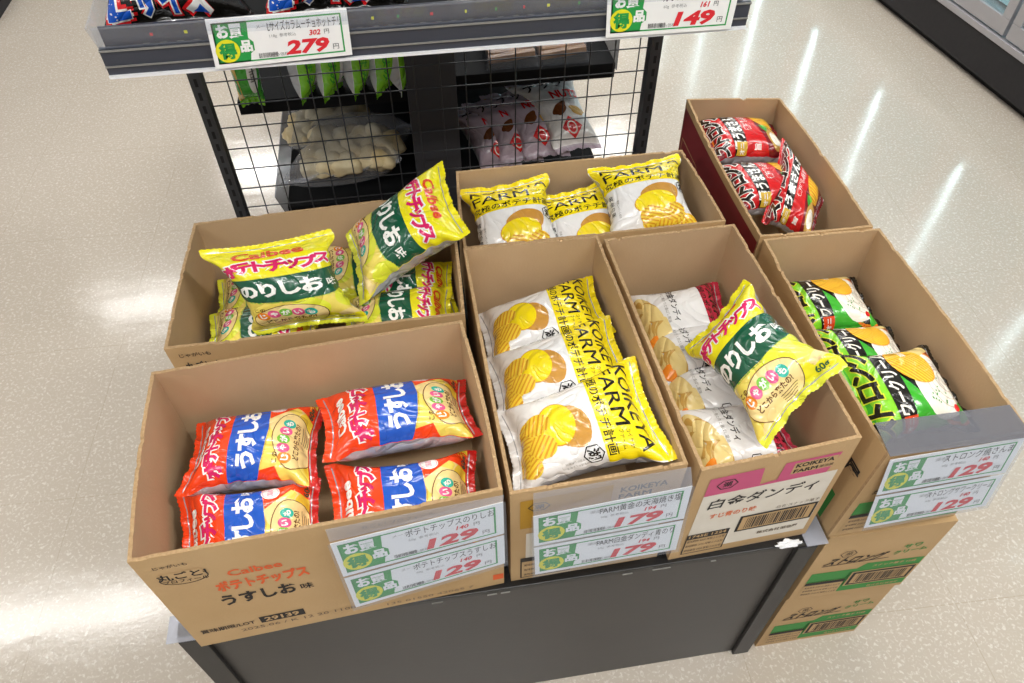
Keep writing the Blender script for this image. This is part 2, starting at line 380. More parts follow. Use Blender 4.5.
def open_box(label, B, T, seed, art=None, side=None, outer='kraft', group=None, bow=.004, left_outer=None):
    """B: bottom FL,FR,BR,BL  T: top corners.  art: Sheet for the front panel, side: Sheet for the left panel"""
    rnd = random.Random(seed); B = [np.array(v, float) for v in B]; T = [np.array(v, float) for v in T]
    c = sum(B) / 4; root = empty('cardboard_box', tuple(c)); tag(root, label, 'cardboard box', group)
    names = ['front_panel', 'side_panel', 'back_panel', 'side_panel']
    for k in range(4):
        a, b_ = k, (k + 1) % 4; e = B[b_] - B[a]; inn = np.array([-e[1], e[0], 0]); inn /= np.linalg.norm(inn); th = .0045
        tr = e / np.linalg.norm(e) * (th * .9 if k % 2 == 1 else 0)     # side panels fit between front and back
        V, F, MI = slab(B[a] + tr - c, B[b_] - tr - c, T[a] + tr - c, T[b_] - tr - c, inn, th, rnd, torn=.0004 if k % 2 == 0 else .0007, bow=bow if k % 2 == 1 else bow * .4, chunks=3 if k % 2 else 2)
        om = M(outer)
        if k == 3 and left_outer: om = M(left_outer)
        mats = [om, M('kraft_inside'), M('kraft_edge')]; MI = list(MI); sh = art if k == 0 else (side if k == 3 else None)
        if sh is not None:
            bw = (bow * .4 if k == 0 else bow)
            P, F2, M2, ms = on_quad(sh, (T[a] - c, T[b_] - c, B[b_] - c, B[a] - c))
            s_ = (np.clip(((P - (B[a] - c)) @ e) / (e @ e), 0, 1)); t_ = np.clip((P[:, 2] - (B[a] - c)[2]) / (T[a] - B[a])[2], 0, 1)
            P = P - inn[None, :] * (bw * np.sin(np.pi * s_) * t_ * t_)[:, None]
            off = len(V); V = list(V) + list(P); F = F + [tuple(i + off for i in f) for f in F2]; MI += [3 + i for i in M2]; mats += [M(x) for x in ms]
        mesh_obj(names[k], V, F, mats, MI, parent=root)
    m = MB(); m.hexa([p - c for p in B], [p - c + np.array([0, 0, .0045]) for p in B]); m.build('bottom_panel', M('kraft_inside'), root)
    return root


def rectc(x, y, t, w_, d, z):
    c, s = math.cos(t), math.sin(t); f = lambda a, b: (x + a * c - b * s, y + a * s + b * c, z)
    return [f(0, 0), f(w_, 0), f(w_, d), f(0, d)]


HS = .46
# artwork of the box fronts (origin centre)
A1 = Sheet(.4135, .257); ox, oz = -.4135 / 2, -.257 / 2
A1.ring(ox + .041, oz + .199, .027, .0145, .0012, 'print_black').text('丸ごと!', ox + .041, oz + .207, .017, 'print_black', off=.025, L=3).rect(ox + .018, oz + .201, ox + .064, oz + .216, 'kraft', 2)
A1.text('じゃがいも', ox + .036, oz + .232, .0078, 'print_black', off=.01).text('プロフィール', ox + .042, oz + .194, .0085, 'print_black', off=.015, L=3, rot=-3)
A1.text('Calbee', ox + .117, oz + .189, .021, 'print_orange', off=.02, width=.062).text('ポテトチップス', ox + .119, oz + .159, .027, 'print_orange', off=.045, width=.108)
A1.text('うすしお', ox + .106, oz + .121, .031, 'print_black', off=.035, width=.09).text('味', ox + .163, oz + .118, .017, 'print_black', off=.012)
A1.text('賞味期限/LOT', ox + .047, oz + .044, .012, 'print_black', off=.015, width=.068).rect(ox + .088, oz + .036, ox + .145, oz + .054, 'print_black', 1).text('29139', ox + .116, oz + .045, .015, 'kraft', off=.03, width=.044)
A1.text('2025.06 / K 12 20 1108 K', ox + .142, oz + .026, .011, 'print_grey', width=.165).rect(ox + .398, oz + .018, ox + .4125, oz + .034, 'print_orange').text('135 01550 42065 7', ox + .31, oz + .012, .009, 'print_grey', width=.12)
A1.text('丸ごと! プロフィール', ox + .29, oz + .236, .009, 'print_grey')
A2 = Sheet(.413, .25); oz = -.125
A2.ring(ox + .041, oz + .195, .027, .0145, .0012, 'print_black').text('丸ごとん', ox + .041, oz + .208, .020, 'print_black', off=.025, L=3, width=.05)
A2.text('じゃがいも', ox + .036, oz + .233, .009, 'print_black', off=.01).text('プロフィール', ox + .042, oz + .19, .0085, 'print_black', off=.015, L=3)
A2.text('Calbee', ox + .2, oz + .18, .021, 'print_green', off=.02).text('ポテトチップス', ox + .2, oz + .15, .027, 'print_green', off=.045, width=.11)


def koike(pink):
    A = Sheet(.214, .247); x, z = -.107, -.1235
    if pink:
        A.rect(x + .017, z + .02, x + .205, z + .178, 'kraft_white', 1)
        A.poly([(x + .017, z + .178), (x + .188, z + .178), (x + .196, z + .223), (x + .118, z + .223), (x + .116, z + .186), (x + .093, z + .182), (x + .089, z + .223), (x + .017, z + .221)], 'print_pink', 2)
        A.rect(x + .132, z + .192, x + .193, z + .2175, 'kraft', 3)
        A.text('KOIKEYA', x + .162, z + .211, .0125, 'print_black', 4, off=.03, width=.054).text('FARM', x + .152, z + .198, .011, 'print_black', 4, off=.03, width=.034).text('湖池屋', x + .181, z + .198, .007, 'print_black', 4)
        A.ring(x + .044, z + .201, .015, .0125, .0018, 'print_black', 4, n=6).text('湖', x + .044, z + .201, .013, 'print_black', 4, off=.02)
        A.text('白金ダンディ', x + .108, z + .152, .027, 'print_black', 3, off=.014, width=.155, shear=.1).text('すじ青のり味', x + .072, z + .117, .014, 'print_coral', 3, off=.03, width=.068)
        A.rect(x + .088, z + .054, x + .204, z + .099, 'print_black', 3).rect(x + .092, z + .058, x + .2, z + .095, 'kraft', 4).bars(x + .1, z + .061, x + .193, z + .092, 'print_black', 5, 30)
        A.text('品名:スナック菓子', x + .17, z + .107, .008, 'print_grey', 3).text('株式会社湖池屋', x + .158, z + .038, .009, 'print_grey', 3, off=.02)
        A.frame(x + .016, z + .012, x + .079, z + .058, .0018, 'print_black', 3).rect(x + .016, z + .058, x + .079, z + .071, 'print_black', 3).rect(x + .018, z + .014, x + .077, z + .058, 'kraft', 2)
        A.text('1745E 1224', x + .047, z + .0645, .011, 'kraft', 4, off=.02, width=.055)
        for k in range(3): A.text('賞味期限 2025 保管上の注意', x + .047, z + .05 - k * .014, .007, 'print_black', 4, width=.056)
    else:
        A.poly([(x + .012, z + .155), (x + .2, z + .155), (x + .2, z + .232), (x + .012, z + .226)], 'print_mustard', 1)
        A.rect(x + .125, z + .176, x + .205, z + .24, 'kraft', 2)
        A.text('KOIKEYA', x + .165, z + .214, .017, 'print_black', 3, off=.03, width=.06).text('FARM', x + .155, z + .198, .015, 'print_black', 3, off=.03, width=.042)
        A.ring(x + .035, z + .208, .014, .011, .0016, 'print_black', 4, n=6).text('湖', x + .035, z + .208, .012, 'print_black', 4, off=.02)
        A.rect(x + .02, z + .02, x + .2, z + .14, 'kraft_white', 1)
        A.frame(x + .013, z + .008, x + .085, z + .06, .0018, 'print_black', 3).rect(x + .013, z + .058, x + .085, z + .07, 'print_black', 3).rect(x + .015, z + .01, x + .083, z + .058, 'kraft', 2)
        for k in range(3): A.text('賞味期限 2025 保管上の注意', x + .048, z + .047 - k * .015, .007, 'print_black', 4, width=.06)
        A.text('株式会社湖池屋', x + .15, z + .03, .009, 'print_grey', 3)
    return A


def strongbox():
    A = Sheet(.2016, .23); x, z = -.1008, -.115
    A.poly([(x + .015, z + .068), (x + .088, z + .068), (x + .088, z + .036), (x + .012, z + .036)], 'print_green', 1)
    A.poly([(x + .012, z + .064), (x + .199, z + .064), (x + .199, z + .112), (x + .1, z + .116), (x + .088, z + .1), (x + .012, z + .1)], 'print_green', 1)
    A.rect(x + .078, z + .012, x + .199, z + .09, 'print_green', 1)
    A.rect(x + .012, z + .004, x + .08, z + .064, 'kraft', 2).rect(x + .085, z + .033, x + .199, z + .087, 'kraft', 2)
    A.rect(x + .088, z + .036, x + .196, z + .084, 'print_black', 3).rect(x + .093, z + .041, x + .191, z + .079, 'kraft', 4).bars(x + .1, z + .044, x + .185, z + .076, 'print_black', 5, 26, 3)
    A.rect(x + .012, z + .054, x + .08, z + .064, 'print_black', 3)
    for k in range(3): A.text('賞味期限 2025.04 保管上の注意', x + .046, z + .045 - k * .013, .0065, 'print_black', 4, width=.062)
    A.text('スナック菓子 12袋', x + .15, z + .104, .009, 'kraft', 3, off=.02).text('株式会社湖池屋', x + .16, z + .021, .008, 'kraft', 3, off=.01)
    A.text('ストロング', x + .072, z + .14, .026, 'print_black', 3, off=.03, width=.095, shear=.5).ring(x + .052, z + .163, .014, .012, .0014, 'print_black', 3, n=6).text('湖', x + .052, z + .163, .012, 'print_black', 3)
    A.poly([(x + .02, z + .124), (x + .13, z + .128), (x + .13, z + .13), (x + .02, z + .126)], 'print_black', 2)
    A.text('サワ', x + .158, z + .163, .016, 'print_green', 3, off=.03, rot=8).text('クリーム', x + .16, z + .146, .014, 'print_green', 3, off=.03, rot=8)
    return A


open_box('cardboard box with orange and black print holding red potato chip bags, front left', rectc(.0352, -.0183, .0596, .4135, .272, HS),
         [(.035, -.019, .717), (.449, .006, .717), (.432, .28, .717), (.019, .251, .717)], 1, A1)
open_box('cardboard box of yellow-green potato chip bags behind the box of red bags', rectc(.03, .303, 0, .408, .268, HS),
         [(.026, .296, .71), (.438, .298, .71), (.444, .58, .71), (.034, .563, .71)], 2, A2, bow=.002)
SB = Sheet(.2, .23)
open_box('wide shallow cardboard box of gold and white chip bags in front of the wire rack', rectc(.4578, .4545, -.002, .4172, .202, HS),
         [(.4535, .4545, .693), (.882, .455, .693), (.872, .658, .693), (.462, .658, .693)], 3, bow=.002)
open_box('long cardboard box of gold KOIKEYA FARM chip bags in the middle of the front row', rectc(.4581, .0075, .0187, .2137, .4246, HS),
         [(.457, .004, .707), (.675, .012, .707), (.663, .4365, .707), (.451, .4405, .707)], 4, koike(False), bow=.001)
open_box('long cardboard box with pink print holding white chip bags and one yellow bag', rectc(.6865, .004, .0393, .2117, .4246, HS),
         [(.688, -.0, .707), (.899, .016, .707), (.884, .430, .707), (.6705, .427, .707)], 5, koike(True), bow=.001)
SL = Sheet(.4, .23)
SL.rect(-.02, -.11, .17, -.04, 'print_green', 1).rect(.03, -.1, .1, -.055, 'kraft', 2).frame(.034, -.096, .096, -.059, .003, 'print_black', 3).text('湖池屋', .14, .03, .03, 'print_black', 2, off=.03).rect(-.01, -.08, .02, -.06, 'print_black', 3)
open_box('cardboard box of green chip bags on top of two closed boxes at the front right', rectc(.9295, .0025, .0154, .2016, .396, HS),
         [(.9295, -.004, .69), (1.125, .0, .69), (1.123, .402, .69), (.9275, .406, .69)], 6, strongbox(), SL, bow=.004)
RL = Sheet(.407, .23)
RL.rect(-.2, -.1, .2, .1, 'red_board', 1).frame(-.19, -.01, -.09, .04, .002, 'kraft', 2).text('KOIKEYA 湖池屋', -.14, .015, .018, 'kraft', 3, width=.085)
open_box('dark red sided cardboard box of red chip bags at the far right of the stand', rectc(.925, .4125, -.0208, .1937, .40, HS),
         [(.925, .4125, .69), (1.115, .408, .69), (1.116, .80, .69), (.934, .826, .69)], 7, side=RL, bow=.005)


def closed_box(label, x, y, t, w_, d, z0, z1, art, group=None):
    root = empty('cardboard_carton', (x, y, z0), t); tag(root, label, 'cardboard box', group)
    m = MB(); m.box((0, 0, 0), (w_, d, z1 - z0 - .001)); V = m.V; F = list(m.F); MI = list(m.MI)
    h_ = z1 - z0 - .001
    P, F2, M2, ms = on_quad(art, ((0, 0, h_), (w_, 0, h_), (w_, 0, 0), (0, 0, 0))); off = len(V)
    V = V + list(P); F += [tuple(i + off for i in f) for f in F2]; MI += [1 + i for i in M2]
    mesh_obj('body', V, F, [M('kraft')] + [M(k) for k in ms], MI, parent=root)
    m = MB(); m.box((.0, d / 2 - .025, h_), (w_, d / 2 + .025, h_ + .0004)); m.box((-.0006, d / 2 - .025, h_ - .06), (-.0001, d / 2 + .025, h_ + .0004)); m.build('packing_tape', M('clear_scrap'), root)
    return root


closed_box('closed cardboard carton with green bands directly under the box of green bags', .9333, .001, -.0169, .2016, .4, .23, .4595, strongbox())
closed_box('closed cardboard carton with green bands standing on the floor, lowest of its stack', .934, .004, -.0024, .2016, .4, .0, .23, strongbox())
# boxes that carry the rear right box
SBK = strongbox()
closed_box('closed carton under the dark red sided box, upper one', .925, .42, -.0208, .1937, .385, .23, .4595, SBK)
closed_box('closed carton under the dark red sided box, on the floor', .925, .42, -.0208, .1937, .385, .0, .23, SBK)

# ------------------------------------------------------------------ stand
st = empty('display_stand', (.465, .33, 0)); tag(st, 'dark grey laminate display stand carrying the chip boxes', 'display stand')
X0, X1, Y0, Y1 = 0, .915, 0, .66
def sbox(a, b, n, m, bev=.0015):
    q = MB(); q.box((a[0] - .465, a[1] - .33, a[2]), (b[0] - .465, b[1] - .33, b[2])); return q.build(n, M(m), st, bevel=bev)
sbox((X0, Y0 + .004, .0), (X0 + .02, Y1, HS - .012), 'side_board', 'laminate'); sbox((X1 - .02, Y0 + .004, 0), (X1, Y1, HS - .012), 'side_board', 'laminate')
sbox((X0 + .021, Y0 + .004, .0), (X1 - .021, Y0 + .02, HS - .012), 'front_board', 'laminate'); sbox((X0 + .021, Y1 - .02, .0), (X1 - .021, Y1, HS - .012), 'back_board', 'laminate')
sbox((X0, Y0 - .002, HS - .012), (X1, Y1, HS - .0005), 'top_board', 'ledge_black')
sbox((X0 - .001, Y0 - .004, 0), (X0 + .032, Y0 + .003, HS - .013), 'corner_trim', 'laminate_trim', .001); sbox((X1 - .03, Y0 - .004, 0), (X1 + .001, Y0 + .003, HS - .013), 'corner_trim', 'laminate_trim', .001)
rnd = random.Random(3)
for k in range(9):
    x = rnd.choice((rnd.uniform(.25, .45), rnd.uniform(.5, .8))); l = rnd.uniform(.003, .016); z = HS - .0135; q = MB()
    y = Y0 - .0032 - .33; q.hexa([(x - .465, y, z), (x + l - .465, y, z + .0006), (x + l - .465, y + .002, z + .0006), (x - .465, y + .002, z)], [(x - .464, y, z + .0015), (x + l - .4655, y, z + .0028), (x + l - .4655, y + .002, z + .0028), (x - .464, y + .002, z + .0015)])
    q.build('edge_scuff', M('scuff'), st)
# crumpled bit of white plastic and clear scraps on the ledge
def blob(name, loc, size, m, label, cat, seed):
    bm = bmesh.new(); bmesh.ops.create_icosphere(bm, subdivisions=3, radius=1); r = random.Random(seed); ph = [r.uniform(0, 6) for _ in range(6)]
    for v in bm.verts:
        k = 1 + .25 * math.sin(7 * v.co.x + ph[0]) * math.sin(6 * v.co.y + ph[1]) + .15 * math.sin(13 * v.co.y + ph[2] + 5 * v.co.z)
        v.co = Vector((v.co.x * size[0] * k, v.co.y * size[1] * k, max(0, v.co.z + .6) * size[2] * k))
    me = bpy.data.meshes.new(name); bm.to_mesh(me); bm.free(); me.materials.append(m)
    o = bpy.data.objects.new(name, me); COL.objects.link(o); o.location = loc; return tag(o, label, cat)
blob('plastic_scrap', (.868, .0, HS), (.019, .006, .004), M('white_plastic'), 'small crumpled white plastic scrap on the stand ledge below the pink printed box', 'plastic scrap', 2)
def thin_quad(name, quad, m, label=None, cat=None, th=.0006, parent=None):
    q = [np.array(p, float) for p in quad]; n = np.cross(q[1] - q[3], q[0] - q[2]); n /= np.linalg.norm(n); c = sum(q) / 4
    mb = MB(); mb.hexa([p - c - n * th / 2 for p in (q[3], q[2], q[1], q[0])], [p - c + n * th / 2 for p in (q[3], q[2], q[1], q[0])])
    o = mb.build(name, m, parent, loc=tuple(c));
    if label: tag(o, label, cat)
    return o
thin_quad('corner_guard', [(-.012, .03, HS), (.03, .03, HS), (.03, -.008, HS), (-.012, -.008, HS)], M('clear_scrap'), 'pale clear plastic guard at the left front corner of the stand', 'corner guard', .0012)
thin_quad('corner_guard', [(.893, .045, HS + .0008), (.926, .045, HS + .0008), (.926, -.008, HS + .0008), (.893, -.008, HS + .0008)], M('clear_scrap'), 'grey clear plastic guard at the right front corner of the stand', 'corner guard', .0012)


# ------------------------------------------------------------------ price cards
def pricecard(title, old, price, wt='60g', crop=False):
    A = Sheet(.19, .07); x, y = -.095, -.035
    A.rect(x, y, -x, -y, 'card_white', 1).frame(x + .006, y + .006, -x - .009, -y - .006, .0022, 'card_green', 2)
    A.poly([(x + .006, y + .006), (x + .05, y + .006), (x + .052, y + .018), (x + .058, y + .022), (x + .058, y + .034), (x + .052, y + .04), (x + .054, -y - .006), (x + .006, -y - .006)], 'card_green', 2)
    A.text('お買', x + .029, .0165, .0205, 'card_white', 4, off=.05, width=.036).ell(x + .0215, -.011, .0165, .0165, 'card_yellow', 3).text('得', x + .0215, -.011, .023, 'card_green', 4, off=.045).text('品', x + .0475, -.006, .0175, 'card_white', 4, off=.05)
    A.text(title, .035, .0185, .0155, 'card_black', 3, off=.004, width=min(.1, .0115 * len(title)))
    A.text('湖池屋' if 'F' in title or 'ロ' in title else 'メーカー', x + .078, .0195, .0068, 'card_grey', 3).text(wt + '  参考税込', .004, .0045, .0058, 'card_grey', 3)
    A.text(old, .048, .0045, .0105, 'card_red', 4, off=.03, shear=.2).text('円', .064, .0045, .008, 'card_black', 4)
    A.text(price, .036, -.0145, .0265, 'card_red', 4, off=.045, shear=.25, width=.058).text('円', .074, -.019, .0095, 'card_black', 4)
    A.bars(x + .062, y + .0095, x + .088, y + .0165, 'card_black', 3, 22, len(title)).text('税込価格', -.004, -.0225, .006, 'card_grey', 3)
    return A


def card(quad, sheet, label, group=None, name='price_card'):
    q = [np.array(p, float) for p in quad]; n = np.cross(q[1] - q[3], q[0] - q[2]); n /= np.linalg.norm(n); c = sum(q) / 4; th = .0004
    mb = MB(); mb.hexa([p - c - n * th for p in (q[3], q[2], q[1], q[0])], [p - c for p in (q[3], q[2], q[1], q[0])])
    P, F, MI, ms = on_quad(sheet, [p - c for p in q], .00012, .00008)
    V = mb.V + list(P); off = len(mb.V); FF = mb.F + [tuple(i + off for i in f) for f in F]; MM = mb.MI + [1 + i for i in MI]
    o = mesh_obj(name, V, FF, [M('card_white')] + [M(k) for k in ms], MM, loc=tuple(c)); return tag(o, label, 'price tag', group)


def lerp(a, b, t): return tuple(np.array(a) * (1 - t) + np.array(b) * t)


def holder(quad, cards, strip, where):
    """clear sleeve with two price cards; quad TL TR BR BL"""
    TL, TR, BR, BL = quad; k = .485
    m1, m2 = lerp(TL, BL, k), lerp(TR, BR, k); n1, n2 = lerp(TL, BL, 1 - k), lerp(TR, BR, 1 - k)
    card((TL, TR, m2, m1), cards[0][0], cards[0][1]); card((n1, n2, BR, BL), cards[1][0], cards[1][1])
    r = empty('card_sleeve', lerp(TL, BR, .5)); c = np.array(r.location); tag(r, 'clear plastic sleeve holding two price tags ' + where, 'card sleeve')
    up = lambda p: tuple(np.array(p) + np.array([0, -.0022, 0]) - c)
    def pad(p, q_, a): return tuple(np.array(p) + (np.array(p) - np.array(q_)) * a)
    thin_quad('pocket', [up(pad(TL, BR, .012)), up(pad(TR, BL, .012)), up(pad(BR, TL, .02)), up(pad(BL, TR, .02))], M('clear_sleeve'), parent=r, th=.0005)
    thin_quad('top_strip', [tuple(np.array(p) - c) for p in strip], M('strip_grey' if 'green bags' in where else 'clear_strip'), parent=r, th=.0008)


holder([(.247, -.018, .692), (.4475, -.0065, .7115), (.4475, -.0115, .562), (.25, -.024, .524)],
       [(pricecard('ポテトチップスのりしお', '140', '129'), 'price tag 129 yen for ポテトチップスのりしお, upper of two on the front left box'),
        (pricecard('ポテトチップスうすしお', '140', '129'), 'price tag 129 yen for ポテトチップスうすしお, lower of two on the front left box')],
       [(.247, -.0145, .719), (.449, -.0025, .7195), (.4475, -.006, .7125), (.247, -.0165, .694)], 'on the front left box')
holder([(.484, -.004, .662), (.681, -.002, .678), (.684, -.009, .5205), (.4885, -.010, .510)],
       [(pricecard('FARM黄金の天海焼き塩', '194', '179'), 'price tag 179 yen for FARM黄金の天海焼き塩, upper of two on the gold bag box'),
        (pricecard('FARM白金ダンディ青のり', '194', '179'), 'price tag 179 yen for FARM白金ダンディ, lower of two on the gold bag box')],
       [(.484, .0, .709), (.676, .006, .709), (.681, -.002, .679), (.484, -.004, .663)], 'on the box of gold bags')
holder([(.934, -.007, .682), (1.118, -.004, .686), (1.142, -.012, .5185), (.957, -.016, .514)],
       [(pricecard('ストロング焼さんま', '140', '129'), 'price tag 129 yen for ストロング焼さんま, upper of two on the green bag box'),
        (pricecard('ストロングサワークリーム', '140', '129'), 'price tag 129 yen, lower of two below the box of green bags')],
       [(.925, .034, .706), (1.108, .034, .706), (1.124, -.007, .690), (.931, -.007, .690)], 'in front of the green bags')

# ------------------------------------------------------------------ chip bags: inflated-film simulation
NU, NV = 24, 32


def inflate(seed, w_=.152, h_=.205, t0=.034, steps=240, sag=.0):
    rs = np.random.RandomState(seed); nu, nv = NU, NV
    x = np.linspace(-w_ / 2, w_ / 2, nu + 1); y = np.linspace(-h_ / 2, h_ / 2, nv + 1); X, Y = np.meshgrid(x, y, indexing='ij')
    P = np.zeros((2, nu + 1, nv + 1, 3)); P[..., 0] = X; P[..., 1] = Y
    bump = (1 - (X / (w_ / 2)) ** 2) * np.clip(1 - (Y / (h_ / 2)) ** 2, 0, 1)
    nz = rs.randn(7, 9); gx = np.linspace(0, 6, nu + 1); gy = np.linspace(0, 8, nv + 1)
    def up(a):
        b = np.array([np.interp(gx, range(7), a[:, j]) for j in range(9)]).T; return np.array([np.interp(gy, range(9), b[i]) for i in range(nu + 1)])
    P[0, ..., 2] = bump * .008 + up(nz) * .0018 * (bump > 0.02); P[1, ..., 2] = -bump * .006 + up(rs.randn(7, 9)) * .0018 * (bump > 0.02)
    seal = 2
    V = np.zeros_like(P); dx = w_ / nu; dy = h_ / nv; dd = math.hypot(dx, dy)
    sets = []
    for p in (0, 1):
        sets.append((np.s_[:, p:-1:2, :], np.s_[:, p + 1::2, :], dx, 1.)); sets.append((np.s_[:, :, p:-1:2], np.s_[:, :, p + 1::2], dy, 1.))
        sets.append((np.s_[:, p:-1:2, :-1], np.s_[:, p + 1::2, 1:], dd, .6)); sets.append((np.s_[:, p:-1:2, 1:], np.s_[:, p + 1::2, :-1], dd, .6))
    for p in (0, 1, 2, 3):
        if True:
            a = np.s_[:, p:-2:4, :]; b = np.s_[:, p + 2::4, :]; sets.append((a, b, 2 * dx, .12)); a = np.s_[:, :, p:-2:4]; b = np.s_[:, :, p + 2::4]; sets.append((a, b, 2 * dy, .12))
    for it in range(steps):
        t = (P[0, ..., 2] - P[1, ..., 2]).max(); pr = 90 * max(0., (t0 - t) / t0) + 1.2
        du = np.zeros_like(P); dv = np.zeros_like(P)
        du[:, 1:-1] = (P[:, 2:] - P[:, :-2]) / 2; dv[:, :, 1:-1] = (P[:, :, 2:] - P[:, :, :-2]) / 2
        N = np.cross(du, dv); N[1] *= -1
        V = V * .86 + N * pr * .35; V[..., 2] -= sag * .00002
        P = P + np.clip(V, -.0015, .0015)
        P0 = P.copy()
        for _ in range(3):
            for a, b, L, k in sets:
                A_, B_ = P[a], P[b]
                if A_.shape != B_.shape:
                    mi_ = min(A_.shape[1], B_.shape[1]); mj = min(A_.shape[2], B_.shape[2]); A_ = A_[:, :mi_, :mj]; B_ = B_[:, :mi_, :mj]
                else: mi_, mj = A_.shape[1:3]
                d = B_ - A_; l = np.sqrt((d ** 2).sum(-1, keepdims=True)) + 1e-9; e = (l - L) / l
                if k < .5: kk = np.where(e > 0, 0, k)
                else: kk = np.where(e > 0, k, k * .25)
                c = d * e * kk * .5
                A_ += c; B_ -= c
            m = (P[0] + P[1]) / 2
            for s_ in (np.s_[0], np.s_[-1]): P[0][s_] = m[s_]; P[1][s_] = m[s_]
            P[0, :, :seal + 1] = m[:, :seal + 1]; P[1, :, :seal + 1] = m[:, :seal + 1]; P[0, :, -seal - 1:] = m[:, -seal - 1:]; P[1, :, -seal - 1:] = m[:, -seal - 1:]
        V += (P - P0) * .3
    P -= P[:, [0, -1]][:, :, [0, -1]].reshape(-1, 3).mean(0)
    # smooth upsample x2 (separable, Catmull-Rom)
    def ups(A, ax):
        A = np.moveaxis(A, ax, 0); n = A.shape[0]; out = np.zeros((2 * n - 1,) + A.shape[1:]); out[::2] = A
        E = np.concatenate([(2 * A[:1] - A[1:2]), A, (2 * A[-1:] - A[-2:-1])]); out[1::2] = (-E[:-3] + 9 * E[1:-2] + 9 * E[2:-1] - E[3:]) / 16
        return np.moveaxis(out, 0, ax)
    P = ups(ups(P, 1), 2)
    # keep the two films apart in the seals
    return P


_inf = {}
def inflated(seed, w_, h_, t0):
    k = (seed, w_, h_, t0)
    if k not in _inf: _inf[k] = inflate(seed, w_, h_, t0)
    return _inf[k]


_cut = {}


def surf_normals(G):
    du = np.zeros_like(G); dv = np.zeros_like(G); du[1:-1] = G[2:] - G[:-2]; du[0] = G[1] - G[0]; du[-1] = G[-1] - G[-2]; dv[:, 1:-1] = G[:, 2:] - G[:, :-2]; dv[:, 0] = G[:, 1] - G[:, 0]; dv[:, -1] = G[:, -1] - G[:, -2]
    N = np.cross(du, dv); return N / (np.linalg.norm(N, axis=-1, keepdims=True) + 1e-12)


def make_bag(name, quad, sheet, seed, base, back, seal_top, seal_bot, label, cat='chip bag', group=None, t0=.034, bend=0., curl=0., twist=None, w_=.152, h_=.205):
    """quad TL TR BR BL = where the four corners of the bag lie in the room"""
    P = inflated(seed, w_, h_, t0).copy(); nu2, nv2 = P.shape[1] - 1, P.shape[2] - 1
    q = [np.array(p, float) for p in quad]; c = sum(q) / 4; q = [p - c for p in q]
    n = np.cross(q[1] - q[3], q[0] - q[2]); n /= np.linalg.norm(n)
    hy = P[..., 1].max(); hx = (P[0, -1, [0, -1], 0].mean() - P[0, 0, [0, -1], 0].mean()) / 2
    s = (P[..., 0] / (2 * hx) + .5)[..., None]; t = (P[..., 1] / (2 * hy) + .5)[..., None]
    W = (1 - s) * (1 - t) * q[3] + s * (1 - t) * q[2] + s * t * q[1] + (1 - s) * t * q[0]
    zz = P[..., 2:3] + bend * (1 - (2 * t - 1) ** 2) + curl * (1 - (2 * s - 1) ** 2)
    if twist: zz = zz + twist * np.maximum(0, t - .55) ** 2 * 4
    W = W + zz * n
    # serrated ends
    zig = np.where(np.arange(nu2 + 1) % 2 == 0, .0012, 0)[None, :, None]; ydir = (q[0] + q[1] - q[2] - q[3]); ydir /= np.linalg.norm(ydir)
    W[:, :, -1] -= zig * ydir; W[:, :, 0] += zig * ydir
    # crimp ridges across the seals
    for j in list(range(0, 5)) + list(range(nv2 - 4, nv2 + 1)): W[:, :, j] += n * (.0004 if j % 2 else -.0004)
    Nf = surf_normals(W[0]); Nb = -surf_normals(W[1])
    W[0, 1:-1] += Nf[1:-1] * .00025; W[1, 1:-1] += Nb[1:-1] * .00025
    root = None; js = 4
    def grid(name_, j0, j1, mats_, art, parent):
        V = []; F = []; MI = []; NN = []
        w1 = nu2 + 1; hh = j1 - j0 + 1
        for k in (0, 1):
            V += W[k][:, j0:j1 + 1].reshape(-1, 3).tolist(); NN += (Nf if k == 0 else Nb)[:, j0:j1 + 1].reshape(-1, 3).tolist()
        H = w1 * hh
        for i in range(nu2):
            for j in range(hh - 1):
                a = i * hh + j; F.append((a, a + hh, a + hh + 1, a + 1)); MI.append(0); F.append((H + a, H + a + 1, H + a + hh + 1, H + a + hh)); MI.append(1)
        mats = [M(mats_), M(back)]
        if art:
            key = id(sheet)
            if key not in _cut: _cut[key] = sheet.cut(nu2, nv2, clip=(-sheet.w / 2 + .0015, -sheet.h / 2 + js / nv2 * sheet.h, sheet.w / 2 - .0015, sheet.h / 2 - js / nv2 * sheet.h))
            A, AF, AM = _cut[key]
            u = np.clip((A[:, 0] / sheet.w + .5) * nu2, 0, nu2 - 1e-6); v = np.clip((A[:, 1] / sheet.h + .5) * nv2, 0, nv2 - 1e-6)
            iu = u.astype(int); iv = v.astype(int); fu = (u - iu)[:, None]; fv = (v - iv)[:, None]
            def bl(G): return (1 - fu) * (1 - fv) * G[iu, iv] + fu * (1 - fv) * G[iu + 1, iv] + fu * fv * G[iu + 1, iv + 1] + (1 - fu) * fv * G[iu, iv + 1]
            Na = bl(Nf); Na /= np.linalg.norm(Na, axis=1, keepdims=True); Pa = bl(W[0]) + Na * (.00018 + A[:, 2:3] * .00013)
            off = len(V); V += Pa.tolist(); NN += Na.tolist(); F += [tuple(i + off for i in f) for f in AF]; MI += [2 + i for i in AM]; mats += [M(x) for x in sheet.mats]
        return mesh_obj(name_, V, F, mats, MI, True, parent, loc=tuple(c) if parent is None else (0, 0, 0), normals=NN)
    root = grid(name, js, nv2 - js, base, True, None)
    grid('top_seal', nv2 - js, nv2, seal_top, False, root); grid('bottom_seal', 0, js, seal_bot, False, root)
    return tag(root, label, cat, group)


